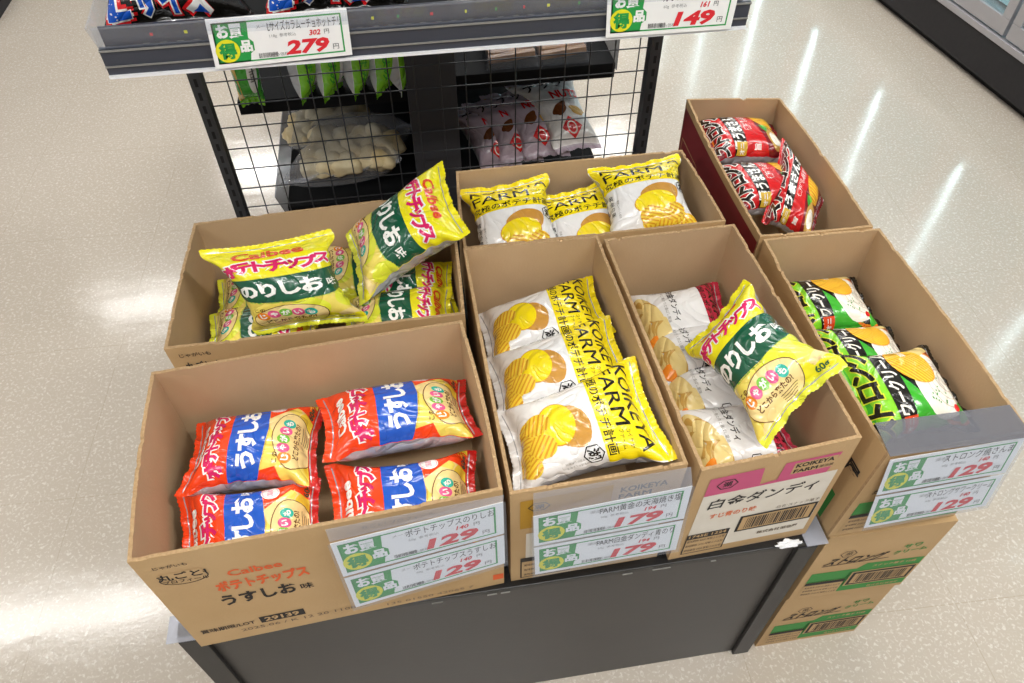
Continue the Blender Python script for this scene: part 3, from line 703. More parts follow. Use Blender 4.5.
# ---- artwork (metres, centre origin, y up; sheet = flat film 152 x 205)
def calbee(kind):
    A = Sheet(.152, .205); us = kind == 'u'
    A.text('Calbee', -.004, .0715, .024, 'ink_white' if us else 'ink_redorange', 4, off=.035, width=.08)
    for i, ch in enumerate('ポテトチップス'):
        x = -.052 + i * .0175; sc = .0215 * (1.06 if i in (0, 3) else .97); y = .0445 + .003 * math.sin(i * 1.1)
        A.text(ch, x, y, sc * 1.1, 'ink_magenta', 6, off=.055, rot=4 * math.sin(i * 2.), ol=('ink_white', .085, 5))
    band = [(-.08, .029), (-.04, .024), (0, .0225), (.04, .024), (.08, .029)]; low = [(.08, -.016), (.05, -.024), (0, -.027), (-.04, -.023), (-.08, -.012)]
    mk = 'ink_blue' if us else 'ink_darkgreen'
    A.poly([(a, b) for a, b in band] + [(a, b - .002) for a, b in low], 'ink_gold' if us else 'ink_lime', 1); A.poly(band + low, mk, 2)
    tx = 'うすしお' if us else 'のりしお'
    for i, ch in enumerate(tx): A.text(ch, -.046 + i * .0255, .0, .029, 'ink_white', 4, off=.045)
    A.text('味', .056, -.002, .016, 'ink_white', 4, off=.02)
    m = 'film_paleyellow'
    A.poly([(-.08, -.012), (-.04, -.023), (0, -.027), (.05, -.024), (.08, -.016), (.08, -.11), (-.08, -.11)], m, 1)
    r = random.Random(5)
    for i in range(9):
        A.ell(r.uniform(-.07, .07), r.uniform(-.095, -.03), r.uniform(.016, .026), r.uniform(.012, .02), ('film_lime', 'film_yellow', 'film_cream')[i % 3] if not us else ('film_cream', 'ink_chip')[i % 2], 2 + i % 2, r.uniform(0, 180), wob=.05)
    if us: A.poly([(.02, -.027), (.07, -.02), (.08, -.06), (.06, -.1), (.03, -.11), (.05, -.06)], 'film_red', 4).poly([(-.08, -.01), (-.06, -.018), (-.055, -.04), (-.08, -.05)], 'film_red', 4)
    ex = .0; ey = -.065
    A.ell(ex - .012, ey, .046, .033, 'film_cream', 5, 4, wob=.03).ring(ex - .012, ey, .046, .033, .0012, 'ink_brown', 6, 4, wob=.03)
    for i, (ch, cm) in enumerate(zip('じゃがいも', ('ink_orange', 'ink_pink', 'ink_lime', 'ink_pink', 'ink_teal'))):
        A.ell(ex - .044 + i * .0142, ey + .013 + .004 * math.sin(i * .9), .0078, .0086, cm, 7, n=16).text(ch, ex - .044 + i * .0142, ey + .013 + .004 * math.sin(i * .9), .0108, 'ink_white', 8, off=.04)
    A.text('この', ex - .044, ey + .026, .008, 'ink_brown', 7, off=.02).text('どこから来たの?', ex - .014, ey - .001, .0098, 'ink_brown', 7, off=.03, width=.062)
    for k in range(4): A.rect(ex - .012, ey - .0105 - k * .004, ex + .018 - k * .003, ey - .0095 - k * .004, 'ink_brown', 7)
    if us: A.ell(.047, -.034, .012, .012, 'ink_white', 7).ring(.047, -.034, .0105, .0105, .0006, 'ink_pink', 8).text('国産', .047, -.034, .008, 'ink_pink', 8)
    A.text('60g', .052, -.084, .014, 'ink_darkgreen', 7, off=.03)
    if us: A.poly([(-.078, .045), (-.05, .03), (-.03, .031), (-.078, .026)], 'film_red', 1)
    return A


def farm(gold, w_=.15, h_=.2):
    A = Sheet(w_, h_)
    top = 'film_gold' if gold else 'film_pinkred'
    yb = .022 if gold else .04; A.poly([(-.08, yb), (.08, yb), (.08, .11), (-.08, .11)], top, 1)
    A.text('KOIKEYA', .002, .071 if gold else .08, .026 if gold else .02, 'ink_black', 3, off=.012, width=.122).text('FARM', -.014, .049 if gold else .062, .024 if gold else .018, 'ink_black', 3, off=.008, width=.088).text('コイケヤ', .046, .052, .006, 'ink_black', 3).text('ファーム', .046, .044, .006, 'ink_black', 3)
    A.text('究極のポテチ計画', .0, .0305 if gold else .046, .0128, 'ink_black', 3, off=.012, width=.124)
    A.ring(.056, .008, .0125, .0125, .0015, 'ink_black', 4, 30, n=6).text('湖', .056, .008, .015, 'ink_black', 4, off=.03)
    for i in range(2): A.text('素材を活かした製法', .0655 - i * .006, -.012, .0034, 'ink_grey', 3, rot=-90)
    A.text('黄金の果' if gold else '白金の果', -.058, .006, .0105, 'ink_black', 3, vert=True, off=.0); A.text('国産じゃがいも使用', -.047, -.022, .0042, 'ink_grey', 3, rot=-90)
    if gold:
        A.ell(.016, -.006, .029, .021, 'ink_potato', 2, 10, wob=.03).ell(.006, -.022, .031, .022, 'ink_chipdark', 3, 8).ell(.006, -.0215, .0295, .0208, 'ink_slice', 4, 8)
        for i, (x, y, a) in enumerate([(.0, -.058, 20), (.03, -.055, -25), (.044, -.066, 30), (.014, -.068, -10), (.028, -.044, 50), (-.004, -.045, 70), (.036, -.078, 5)]): A.ridged(x, y, .018, .0155, a, 'ink_chip', 'ink_chipdark', 5 + i, 6)
    else:
        r = random.Random(4)
        for i in range(9):
            x, y = r.uniform(-.03, .045), r.uniform(-.082, -.035); A.ell(x, y, .025, .014, 'ink_beige2', 3 + i, r.uniform(-30, 40), wob=.05); A.ell(x, y + .0008, .0238, .0128, 'ink_beige', 4 + i, r.uniform(-30, 40), wob=.06)
        A.ell(.052, -.06, .014, .012, 'ink_orange', 12, wob=.06).text('白金ダンディ', -.012, -.012, .013, 'ink_black', 4, off=.01, width=.07).text('すじ青のりと香ばし醤油', -.01, -.026, .006, 'ink_grey', 4)
    return A


def strong(green, w_=.15, h_=.195):
    A = Sheet(w_, h_)
    top = 'film_green' if green else 'film_strongred'
    A.poly([(-.08, .036), (.08, .046), (.08, .11), (-.08, .11)], top, 1)
    if not green:
        A.poly([(-.08, .06), (-.03, .075), (.03, .06), (.08, .08), (.08, .1), (-.08, .1)], 'film_maroon', 2).poly([(-.05, .085), (.0, .074), (.05, .09), (0, .08)], 'ink_orange', 3)
    else:
        A.poly([(-.08, .08), (-.02, .07), (.04, .09), (.08, .075), (.08, .085), (-.02, .08), (-.08, .09)], 'film_green2', 2)
    for i, ch in enumerate('ストロング'):
        A.text(ch, -.055 + i * .0275, .064 + i * .001, .038, 'ink_black', 5, off=.05, shear=.25, sx=.82, ol=('film_lime' if green else 'ink_white', .05, 4))
    A.poly([(-.08, .012), (.08, .02), (.08, .046), (-.08, .038)], 'ink_black', 5)
    A.text('サワークリーム' if green else '極うまさんま', -.004, .029, .0215 if green else .026, 'ink_cream' if green else 'ink_white', 7, off=.035, shear=.2, width=.118, rot=2.5)
    A.rect(-.072, .013, -.046, .035, 'ink_redorange' if green else 'ink_gold', 8).text('オニ', -.059, .024, .011, 'ink_white', 9, off=.03)
    if green:
        A.poly([(-.08, .014), (-.08, -.03), (-.06, -.045), (-.03, -.01), (.01, .017)], 'film_green2', 3)
        A.ell(-.008, -.040, .050, .040, 'ink_cream', 4, 0, wob=.03); A.ring(-.012, -.050, .056, .036, .006, 'ink_orange', 3, 5); A.ring(-.010, -.055, .058, .036, .003, 'ink_redorange', 3, 5)
        for k in range(4): A.ring(-.01 + k * .003, -.046 - k * .002, .034 - k * .008, .026 - k * .006, .0012, 'ink_swirl', 5 + k, 10)
        A.ridged(.026, -.010, .028, .038, -50, 'ink_chiporange', 'ink_chip', 10, 11)
        r = random.Random(8)
        for i in range(16): A.ell(-.02 + r.uniform(-.018, .018), -.03 + r.uniform(-.014, .014), .0014, .001, 'ink_leaf', 12, n=6)
        A.ell(-.05, -.063, .013, .010, 'film_green2', 6, wob=.1).ell(-.044, -.052, .005, .005, 'ink_red', 7).poly([(.034, -.03), (.056, -.024), (.066, -.05), (.05, -.066)], 'ink_beige', 6)
        A.text('湖池屋', .052, -.008, .010, 'ink_white', 11, off=.03, rot=0).text('濃厚な旨さ', .05, -.082, .009, 'ink_white', 9, off=.03)
    else:
        A.poly([(-.08, .012), (.08, .02), (.08, -.03), (.0, -.015), (-.08, -.04)], 'film_strongred', 3); A.poly([(-.08, -.04), (.0, -.015), (.08, -.03), (.08, -.11), (-.08, -.11)], 'film_maroon', 3)
        A.ridged(.03, -.038, .034, .024, 20, 'ink_chiporange', 'ink_chip', 6, 10).ell(-.03, -.052, .030, .020, 'ink_beige2', 5, 15, wob=.08).ell(-.034, -.05, .018, .012, 'ink_cream', 6, 15).ell(-.008, -.03, .010, .006, 'ink_leaf', 8, 30, wob=.15).ell(-.002, -.034, .007, .004, 'ink_lime', 9, 70)
        A.ell(-.055, -.01, .014, .012, 'ink_red', 6).text('旨', -.055, -.01, .015, 'ink_white', 7, off=.03).text('香ばし醤油味', .02, .004, .013, 'ink_red', 7, off=.04, ol=('ink_white', .06, 6), width=.075)
        A.text('炭火の旨み', .03, -.078, .012, 'ink_white', 7, off=.03)
    A.ring(.0, .0865 if green else .085, .006, .005, .0008, 'ink_black', 6, n=6)
    return A


CU, CN, FG, FP, SG, SR = calbee('u'), calbee('n'), farm(True), farm(False), strong(True), strong(False)


def flat(cx, cy, cz, head, w_=.15, h_=.2, pitch=0, roll=0):
    """corners of a bag lying at a centre; head = direction of its reading line (deg), pitch raises the top seal, roll raises the right side"""
    a = math.radians(head); r = np.array([math.cos(a), math.sin(a), 0]); u = np.array([-math.sin(a), math.cos(a), 0]); p, q = math.radians(pitch), math.radians(roll)
    r = r * math.cos(q) + np.array([0, 0, math.sin(q)]); u = u * math.cos(p) + np.array([0, 0, math.sin(p)]); c = np.array([cx, cy, cz])
    return [c - r * w_ / 2 + u * h_ / 2, c + r * w_ / 2 + u * h_ / 2, c + r * w_ / 2 - u * h_ / 2, c - r * w_ / 2 - u * h_ / 2]


# B1: red bags
RB = dict(base='film_red', back='film_back', seal_top='film_red', seal_bot='film_deepred'); RB['group'] = 'red chip bags in the front left box'
make_bag('chip_bag', [(.045, .100, .648), (.047, .235, .615), (.228, .238, .615), (.224, .090, .645)], CU, 1, label='red potato chip bag at the back left of the front left box', **RB)
make_bag('chip_bag', [(.046, -.002, .595), (.038, .120, .628), (.224, .112, .628), (.228, -.002, .595)], CU, 2, label='red potato chip bag at the front left of the front left box', **RB)
make_bag('chip_bag', [(.232, .108, .668), (.214, .240, .632), (.430, .248, .625), (.440, .122, .662)], CU, 3, label='red potato chip bag, back right and highest of the four red bags', **RB)
make_bag('chip_bag', [(.232, .002, .605), (.226, .130, .628), (.430, .122, .628), (.430, .004, .600)], CU, 4, label='red potato chip bag, front right of the four, directly behind the price tags', **RB)
# B2: yellow-green bags
YB = dict(base='film_yellow', back='film_back', seal_top='film_yellow', seal_bot='film_lime', group='yellow-green chip bags in the rear left box')
make_bag('chip_bag', [(0.075, 0.424, 0.770), (0.259, 0.449, 0.765), (0.296, 0.352, 0.660), (0.134, 0.353, 0.655)], CN, 5, label='yellow-green chip bag with pointed corner lying across the left of the rear box', bend=.008, **YB)
make_bag('chip_bag', [(.437, .561, .785), (.461, .403, .769), (.283, .385, .661), (.266, .536, .677)], CN, 6, label='yellow-green chip bag standing up highest out of the rear left box, silver back showing', t0=.044, **YB)
make_bag('chip_bag', [(.205, .54, .60), (.21, .41, .60), (.045, .41, .60), (.04, .545, .60)], CN, 7, label='yellow-green chip bag low at the left wall of the rear left box', **YB)
make_bag('chip_bag', [(.22, .45, .62), (.218, .325, .625), (.046, .325, .625), (.043, .445, .62)], CN, 1, label='yellow-green chip bag in the near left corner of the rear left box', t0=.03, **YB)
make_bag('chip_bag', [(.37, .555, .60), (.365, .42, .60), (.215, .43, .62), (.208, .572, .63)], CN, 2, label='yellow-green chip bag half hidden at the middle of the rear left box', t0=.035, **YB)
make_bag('chip_bag', [(.437, .53, .60), (.437, .40, .60), (.27, .40, .595), (.27, .53, .595)], CN, 3, label='yellow-green chip bag under the standing one at the right of the rear left box', **YB)
make_bag('chip_bag', [(.43, .445, .622), (.43, .325, .628), (.25, .325, .625), (.25, .44, .62)], CN, 4, label='yellow-green chip bag in the near right corner of the rear left box', t0=.035, **YB)
# B3: gold bags
GB = dict(base='film_white', back='film_back', seal_top='film_gold', seal_bot='film_white', w_=.15, h_=.2)
g3 = 'gold and white chip bags in the wide rear box'
make_bag('chip_bag', [(.466, .640, .668), (.622, .648, .680), (.642, .480, .600), (.470, .475, .590)], FG, 11, label='gold and white chip bag at the left end of the wide rear box', group=g3, **GB)
make_bag('chip_bag', [(.585, .620, .650), (.735, .640, .662), (.765, .475, .580), (.61, .470, .580)], FG, 12, label='gold and white chip bag half covered in the middle of the wide rear box', group=g3, **GB)
make_bag('chip_bag', [(.690, .628, .695), (.856, .638, .702), (.866, .475, .640), (.695, .475, .632)], FG, 13, label='gold and white chip bag at the right end of the wide rear box', group=g3, **GB)
# B4: gold bags
g4 = 'gold and white chip bags in the middle front box'
make_bag('chip_bag', [(.656, .418, .640), (.662, .284, .648), (.462, .280, .592), (.460, .415, .578)], FG, 14, label='gold and white chip bag at the far end of the middle front box', group=g4, **GB)
make_bag('chip_bag', [(.656, .310, .660), (.666, .160, .668), (.462, .160, .612), (.460, .300, .598)], FG, 15, label='gold and white chip bag between two others in the middle front box', group=g4, **GB)
make_bag('chip_bag', [(.664, .205, .686), (.672, .030, .692), (.466, .035, .642), (.460, .175, .628)], FG, 16, label='gold and white chip bag nearest the price tags in the middle front box', group=g4, **GB)
# B5: white bags + yellow one
WB = dict(base='film_white', back='film_back', seal_top='film_pinkred', seal_bot='film_white', w_=.15, h_=.2, group='white and dark pink chip bags in the pink printed box')
make_bag('chip_bag', [(.870, .405, .605), (.868, .272, .590), (.700, .270, .580), (.700, .405, .592)], FP, 17, label='white and dark pink chip bag at the far end of the pink printed box', **WB)
make_bag('chip_bag', [(.872, .335, .590), (.870, .205, .600), (.702, .205, .590), (.700, .335, .575)], FP, 11, label='white and dark pink chip bag second from the far end of the pink printed box', **WB)
make_bag('chip_bag', [(.874, .262, .580), (.872, .128, .592), (.704, .125, .585), (.702, .262, .570)], FP, 12, label='white and dark pink chip bag under the loose yellow bag', **WB)
make_bag('chip_bag', [(.876, .170, .590), (.880, .035, .600), (.708, .030, .598), (.706, .170, .590)], FP, 13, label='white and dark pink chip bag nearest the front of the pink printed box', **WB)
YB.pop('group')
make_bag('chip_bag', [(.755, .246, .640), (.84, .286, .730), (.902, .094, .752), (.799, .044, .660)], CN, 8, label='yellow-green chip bag lying loose on the white bags in the pink printed box', t0=.052, **YB)
# B6
GG = dict(base='film_black', back='film_back', seal_top='film_green', seal_bot='film_black', w_=.15, h_=.195, group='green and black chip bags in the front right box')
make_bag('chip_bag', [(.945, .262, .60), (.945, .388, .60), (1.105, .385, .60), (1.10, .255, .60)], SG, 21, label='green and black chip bag at the far end of the front right box', **GG)
make_bag('chip_bag', [(.942, .150, .612), (.945, .270, .615), (1.105, .265, .605), (1.105, .15, .60)], SG, 22, label='green and black chip bag mostly covered in the middle of the front right box', **GG)
make_bag('chip_bag', [(.945, .035, .632), (.952, .192, .645), (1.115, .195, .638), (1.115, .045, .630)], SG, 23, label='green and black chip bag nearest the front of the front right box', **GG)
# B7
RR = dict(base='film_strongred', back='film_back', seal_top='film_strongred', seal_bot='film_maroon', w_=.15, h_=.195, group='red chip bags in the far right box')
make_bag('chip_bag', [(.940, .678, .645), (.946, .815, .642), (1.110, .790, .638), (1.108, .660, .640)], SR, 24, label='red and black chip bag at the far end of the far right box', **RR)
make_bag('chip_bag', [(.938, .535, .635), (.942, .680, .632), (1.10, .665, .625), (1.10, .53, .625)], SR, 25, label='red and black chip bag flat in the middle of the far right box', **RR)
make_bag('chip_bag', [(.985, .520, .625), (1.078, .690, .678), (1.110, .545, .635), (1.05, .445, .615)], SR, 26, label='red and black chip bag tipped on its side in the far right box', **RR)

# ------------------------------------------------------------------ rack behind the stand
RY = .78
rk = empty('display_rack', (.44, RY, 0)); tag(rk, 'black slotted-post display rack with wire mesh back and one upper shelf', 'display rack')
def rb(a, b, n, m, bev=0, mb=None):
    q_ = MB(); q_.box((a[0] - .44, a[1] - RY, a[2]), (b[0] - .44, b[1] - RY, b[2])); return q_.build(n, M(m), rk, bevel=bev)
for px in (.05, .838):
    q = MB(); q.box((px - .010 - .44, -.005, 0), (px + .010 - .44, .018, 1.5))
    for k in range(56): z = .1 + k * .025; q.box((px - .0025 - .44, -.0056, z), (px + .0025 - .44, -.0045, z + .014), 1)
    q.build('slotted_post', [M('rack_black'), M('rack_slot')], rk)
q = MB()
for k in range(17): x = .098 + k * .0445 - .44; q.rod((x, .004, .50), (x, .004, 1.45), .0012)
for k in range(22): z = .523 + k * .0435; q.rod((.063 - .44, .0015, z), (.826 - .44, .0015, z), .0012)
q.build('wire_panel', M('rack_black'), rk)
rb((.063, RY - .008, .465), (.825, RY + .014, .50), 'bottom_rail', 'rack_black', .001)
rb((.065, RY - .009, .497), (.093, RY - .0085, .512), 'white_label', 'white_plastic')
rb((.03, .505, 1.0), (.855, RY - .006, 1.025), 'shelf', 'shelf_dark', .001)
q = MB(); z0 = 1.0
q.box((.03 - .44, .497 - RY, z0), (.857 - .44, .504 - RY, z0 + .034)); q.box((.03 - .44, .4945 - RY, z0 + .011), (.857 - .44, .4972 - RY, z0 + .0125), 1); q.box((.03 - .44, .4945 - RY, z0 + .031), (.857 - .44, .4972 - RY, z0 + .033), 1); q.box((.03 - .44, .4935 - RY, z0 - .003), (.857 - .44, .4972 - RY, z0 + .0008), 2)
q.build('price_rail', [M('rail_dark'), M('scuff'), M('white_plastic')], rk)
q = MB(); q.box((.035 - .44, .509 - RY, 1.025), (.85 - .44, .512 - RY, 1.056)); rr = random.Random(5)
for k in range(20):
    x = .09 + k * .0385 + rr.uniform(-.006, .006) - .44; q.box((x, .5084 - RY, 1.041), (x + rr.uniform(.002, .004), .509 - RY, 1.0445), 1 + k % 3)
for k in range(36): q.box((.08 + k * .02 - .44, .5084 - RY, 1.031), (.088 + k * .02 - .44, .509 - RY, 1.0325), 4)
q.build('shelf_fence', [M('rail_dark'), M('card_red'), M('card_yellow'), M('card_green'), M('scuff')], rk)
thin_quad('shelf_guard', [(.040 - .44, .474 - RY, 1.070), (.840 - .44, .474 - RY, 1.070), (.857 - .44, .500 - RY, 1.034), (.03 - .44, .500 - RY, 1.034)], M('clear_guard'), parent=rk, th=.0025)
thin_quad('side_guard', [(.034 - .44, .76 - RY, 1.10), (.034 - .44, .476 - RY, 1.070), (.030 - .44, .503 - RY, 1.03), (.030 - .44, .76 - RY, 1.03)], M('clear_guard'), parent=rk, th=.002)
card([(.165, .49, 1.0645), (.3325, .49, 1.0665), (.3305, .49, 1.0065), (.160, .49, 1.0015)], pricecard('Lサイズカラムーチョホットチリ', '302', '279', '118g'), 'price tag 279 yen clipped to the left half of the upper rack shelf')
card([(.658, .49, 1.066), (.834, .49, 1.066), (.833, .49, 1.0015), (.661, .49, 1.0025)], pricecard('カラムーチョ濃厚えび', '161', '149'), 'price tag 149 yen clipped to the right end of the upper rack shelf')


def lsize():
    A = Sheet(.18, .21)
    A.text('L', -.062, -.062, .052, 'ink_blue', 6, off=.06, shear=.2, ol=('ink_white', .05, 5)).text('L', -.062, -.062, .052, 'ink_red', 4, off=.2, shear=.2)
    A.text('サイズ', .0, -.062, .046, 'ink_blue', 6, off=.04, width=.088, ol=('ink_white', .05, 5)).text('サイズ', .0, -.062, .046, 'ink_red', 4, off=.17, width=.092)
    A.ring(.066, -.04, .022, .018, .003, 'ink_gold', 4).text('118g', .066, -.04, .012, 'ink_gold', 4, off=.03).text('カラムーチョ', 0, .03, .03, 'ink_red', 4, off=.05, width=.14).text('ホットチリ味', 0, -.005, .02, 'ink_white', 4, off=.03)
    return A
LS = lsize()
for i, (x, lb) in enumerate(((.125, 'black large-size chip bag at the left end of the upper rack shelf'), (.318, 'black large-size chip bag second from the left on the upper rack shelf'))):
    make_bag('chip_bag', [(x - .088, .66, 1.19), (x + .088, .66, 1.19), (x + .09, .522, 1.030), (x - .09, .522, 1.030)], LS, 31 + i, 'film_black', 'film_back', 'film_black', 'film_black', lb, group='black chip bags on the upper rack shelf', w_=.18, h_=.21)
YS = Sheet(.16, .2); YS.rect(-.08, -.1, .08, -.02, 'ink_red', 1).ell(.0, -.06, .045, .03, 'ink_gold', 2).ell(.03, -.07, .02, .015, 'ink_beige', 3).text('えび味', 0, .02, .03, 'ink_white', 3, off=.04)
for i, (x, b_, lb) in enumerate(((.62, 'film_strongred', 'red and yellow chip bag leaning on the upper rack shelf'), (.75, 'film_strongred', 'red and yellow chip bag behind the 149 yen tag on the upper rack shelf'))):
    make_bag('chip_bag', [(x - .07, .67, 1.19), (x + .07, .67, 1.19), (x + .07, .57, 1.036), (x - .07, .57, 1.036)], YS, 33 + i, b_, 'film_back', b_, b_, lb, w_=.16, h_=.2)

# ------------------------------------------------------------------ shelving unit behind the mesh
gd = empty('shelving_unit', (.44, 1.5, 0)); tag(gd, 'dark shelving unit seen through the wire mesh, shelves on both sides', 'shelving unit')
def gb(a, b, n, m):
    q_ = MB(); q_.box((a[0] - .44, a[1] - 1.5, a[2]), (b[0] - .44, b[1] - 1.5, b[2])); return q_.build(n, M(m), gd, bevel=.001)
gb((.395, .83, .0), (.485, 2.3, 1.5), 'centre_panel', 'panel_dark')
gb((.085, .862, .715), (.394, 2.3, .742), 'shelf', 'shelf_dark'); gb((.486, .885, .715), (.80, 2.3, .745), 'shelf', 'shelf_dark')
gb((.122, .86, .47), (.394, 2.3, .498), 'shelf', 'shelf_dark'); gb((.486, .84, .44), (.80, 2.3, .47), 'shelf', 'shelf_dark')
gb((.13, .86, .0), (.394, 2.3, .12), 'plinth', 'shelf_dark'); gb((.486, .86, .0), (.79, 2.3, .12), 'plinth', 'shelf_dark')
thin_quad('shelf_front_strip', [(.104 - .44, .855 - 1.5, .53), (.104 - .44, 2.3 - 1.5, .53), (.12 - .44, 2.3 - 1.5, .475), (.12 - .44, .855 - 1.5, .475)], M('strip_grey'), parent=gd, th=.002)
thin_quad('shelf_front_strip', [(.803 - .44, 2.3 - 1.5, .80), (.803 - .44, .885 - 1.5, .80), (.803 - .44, .885 - 1.5, .73), (.803 - .44, 2.3 - 1.5, .73)], M('strip_grey'), parent=gd, th=.002)
# green bags on the left upper shelf, seen edge-on
GS = Sheet(.13, .17); GS.ell(.025, -.02, .018, .03, 'ink_white', 2).rect(-.065, -.07, -.03, .0, 'ink_gold', 1).ell(-.045, -.03, .01, .022, 'ink_leaf', 3, 20).text('豆', .025, -.02, .02, 'ink_grey', 3, off=.02).text('えだまめ', 0, .05, .026, 'ink_white', 3, off=.04)
GE = Sheet(.13, .17); GE.rect(-.065, -.085, -.018, .085, 'film_green', 1).text('おつまみ', -.04, -.01, .02, 'film_green2', 2, rot=-90, off=.03)
for k in range(7): GE.rect(.0, -.05 + k * .014, .05, -.046 + k * .014, 'ink_grey' if k % 3 else 'film_green2', 1)
grp = 'green snack bags behind the mesh'
specs = [(.125, 12, .052, 'front one facing the mesh at the left end'), (.203, 66, .05, 'second from the left'), (.243, 58, .055, 'third from the left'), (.298, 68, .05, 'third from the right'), (.338, 55, .055, 'second from the right'), (.384, 100, .04, 'right end by the dark panel')]
for i, (x, a, hw, lb) in enumerate(specs):
    ar = math.radians(a); dx, dy = math.cos(ar) * hw, math.sin(ar) * hw; z0, z1 = .736, .93; yn = .838 + (0 if i else .012)
    base = [(x, yn, z1), (x + 2 * dx, yn + 2 * dy, z1), (x + 1.1 * dx, yn + 1.1 * dy, z0), (x, yn, z0)]
    if i == 0: base = [(x - .045, yn, z1), (x + .04, yn + .01, z1), (x + .01, yn, z0), (x - .03, yn, z0)]
    make_bag('snack_bag', base, GE if i else GS, 41 + i % 3, 'film_green2' if i == 0 else 'film_white', 'film_silver', 'film_green', 'film_green', 'bright green snack bag behind the mesh, ' + lb, 'snack bag', grp, w_=.13, h_=.17, t0=.03)
# clear bags of dried gluten cakes / mushrooms
def lump_bag(quad, lumps, label, seed):
    q_ = [np.array(p, float) for p in quad]; c = sum(q_) / 4; root = empty('clear_food_bag', tuple(c)); tag(root, label, 'food bag', 'clear bags of pale dried food behind the mesh')
    rnd = random.Random(seed); P = inflated(41, .13, .17, .028)
    bm = bmesh.new()
    for k in range(lumps):
        s_ = (k % 5 + .5) / 5 * .8 + .1 + rnd.uniform(-.03, .03); t_ = (k // 5 + .5) / math.ceil(lumps / 5) * .76 + .12 + rnd.uniform(-.03, .03)
        p = (q_[3] * (1 - s_) + q_[2] * s_) * (1 - t_) + (q_[0] * (1 - s_) + q_[1] * s_) * t_ - c
        r = rnd.uniform(.024, .033); ret = bmesh.ops.create_icosphere(bm, subdivisions=3, radius=r, matrix=Matrix.Translation(p + np.array([0, 0, .004 * rnd.random()])))
        ph = rnd.uniform(0, 6)
        for v in ret['verts']:
            d = v.co - Vector(p); k_ = 1 + .28 * math.sin(d.x * 130 + ph) * math.sin(d.y * 140 + ph) + .08 * math.sin(d.z * 200 + ph); v.co = Vector(p) + Vector((d.x * k_ * 1.15, d.y * k_, d.z * k_ * .8))
    me = bpy.data.meshes.new('dried_food'); bm.to_mesh(me); bm.free(); me.materials.append(M('mushroom')); me.polygons.foreach_set('use_smooth', np.ones(len(me.polygons), bool))
    o = bpy.data.objects.new('dried_food', me); COL.objects.link(o); o.parent = root; o['kind'] = 'stuff'
    # film envelope
    n = np.array([0, 0, 1.]); hy = P[..., 1].max(); hx = .065
    s_ = (P[..., 0] / (2 * hx) + .5)[..., None]; t_ = (P[..., 1] / (2 * hy) + .5)[..., None]
    W = (1 - s_) * (1 - t_) * (q_[3] - c) + s_ * (1 - t_) * (q_[2] - c) + s_ * t_ * (q_[1] - c) + (1 - s_) * t_ * (q_[0] - c) + P[..., 2:3] * n * 2.3 + n * .004
    V = W.reshape(-1, 3); a_, b_ = W.shape[1], W.shape[2]; F = []
    for k in (0, 1):
        for i in range(a_ - 1):
            for j in range(b_ - 1):
                f = (k * a_ * b_ + i * b_ + j, k * a_ * b_ + (i + 1) * b_ + j, k * a_ * b_ + (i + 1) * b_ + j + 1, k * a_ * b_ + i * b_ + j + 1); F.append(f if k == 0 else f[::-1])
    mesh_obj('film', V, F, [M('clear_bag')], smooth=True, parent=root)
lump_bag([(.125, 1.10, .58), (.315, 1.10, .58), (.295, .985, .565), (.135, .965, .56)], 10, 'clear bag of pale dried food, farther of two behind the mesh', 1)
lump_bag([(.19, .975, .61), (.405, .955, .60), (.37, .86, .58), (.12, .815, .575)], 14, 'clear bag of pale dried food, nearer of two behind the mesh', 2)
# white nut bags on the right lower shelf
NS = Sheet(.15, .2)
NS.text('ナッツ', -.01, .055, .03, 'ink_black', 3, off=.02).text('NUTS', .02, .022, .026, 'ink_red', 3, off=.04, rot=0).ell(-.01, -.012, .022, .011, 'ink_brown', 2, 30, wob=.1).ell(.03, -.02, .018, .010, 'ink_beige2', 3, -20, wob=.1)
NS.poly([(.0, -.03), (.028, -.052), (.0, -.076), (-.028, -.052)], 'ink_red', 3).ring(.0, -.053, .013, .013, .003, 'ink_white', 4)
for k in range(9): NS.rect(-.07 + k * .012, .08, -.064 + k * .012, .098, 'ink_beige2', 2)
gn = 'white nut bags behind the mesh'
fan = (([(.475, 1.00, .60), (.595, 1.05, .60), (.62, .885, .52), (.535, .885, .52)], 'lowest and leftmost of the fan'), ([(.505, 1.01, .61), (.635, 1.05, .61), (.665, .88, .535), (.58, .88, .535)], 'second from the left of the fan'),
       ([(.545, 1.02, .62), (.685, 1.06, .62), (.72, .87, .55), (.63, .87, .55)], 'third from the left of the fan'), ([(.600, 1.035, .635), (.755, 1.065, .635), (.785, .865, .565), (.69, .86, .565)], 'top of the fan with red lettering'))
for i, (qd, lb) in enumerate(fan):
    make_bag('snack_bag', qd, NS, 44 + i % 2, 'film_white' if i == 3 else 'film_lilac', 'film_silver', 'film_lilac', 'film_lilac', 'white nut bag behind the mesh, ' + lb, 'snack bag', gn, w_=.15, h_=.2, t0=.022)
BS = Sheet(.12, .14); BS.rect(-.05, -.05, .05, .05, 'ink_brown', 1)
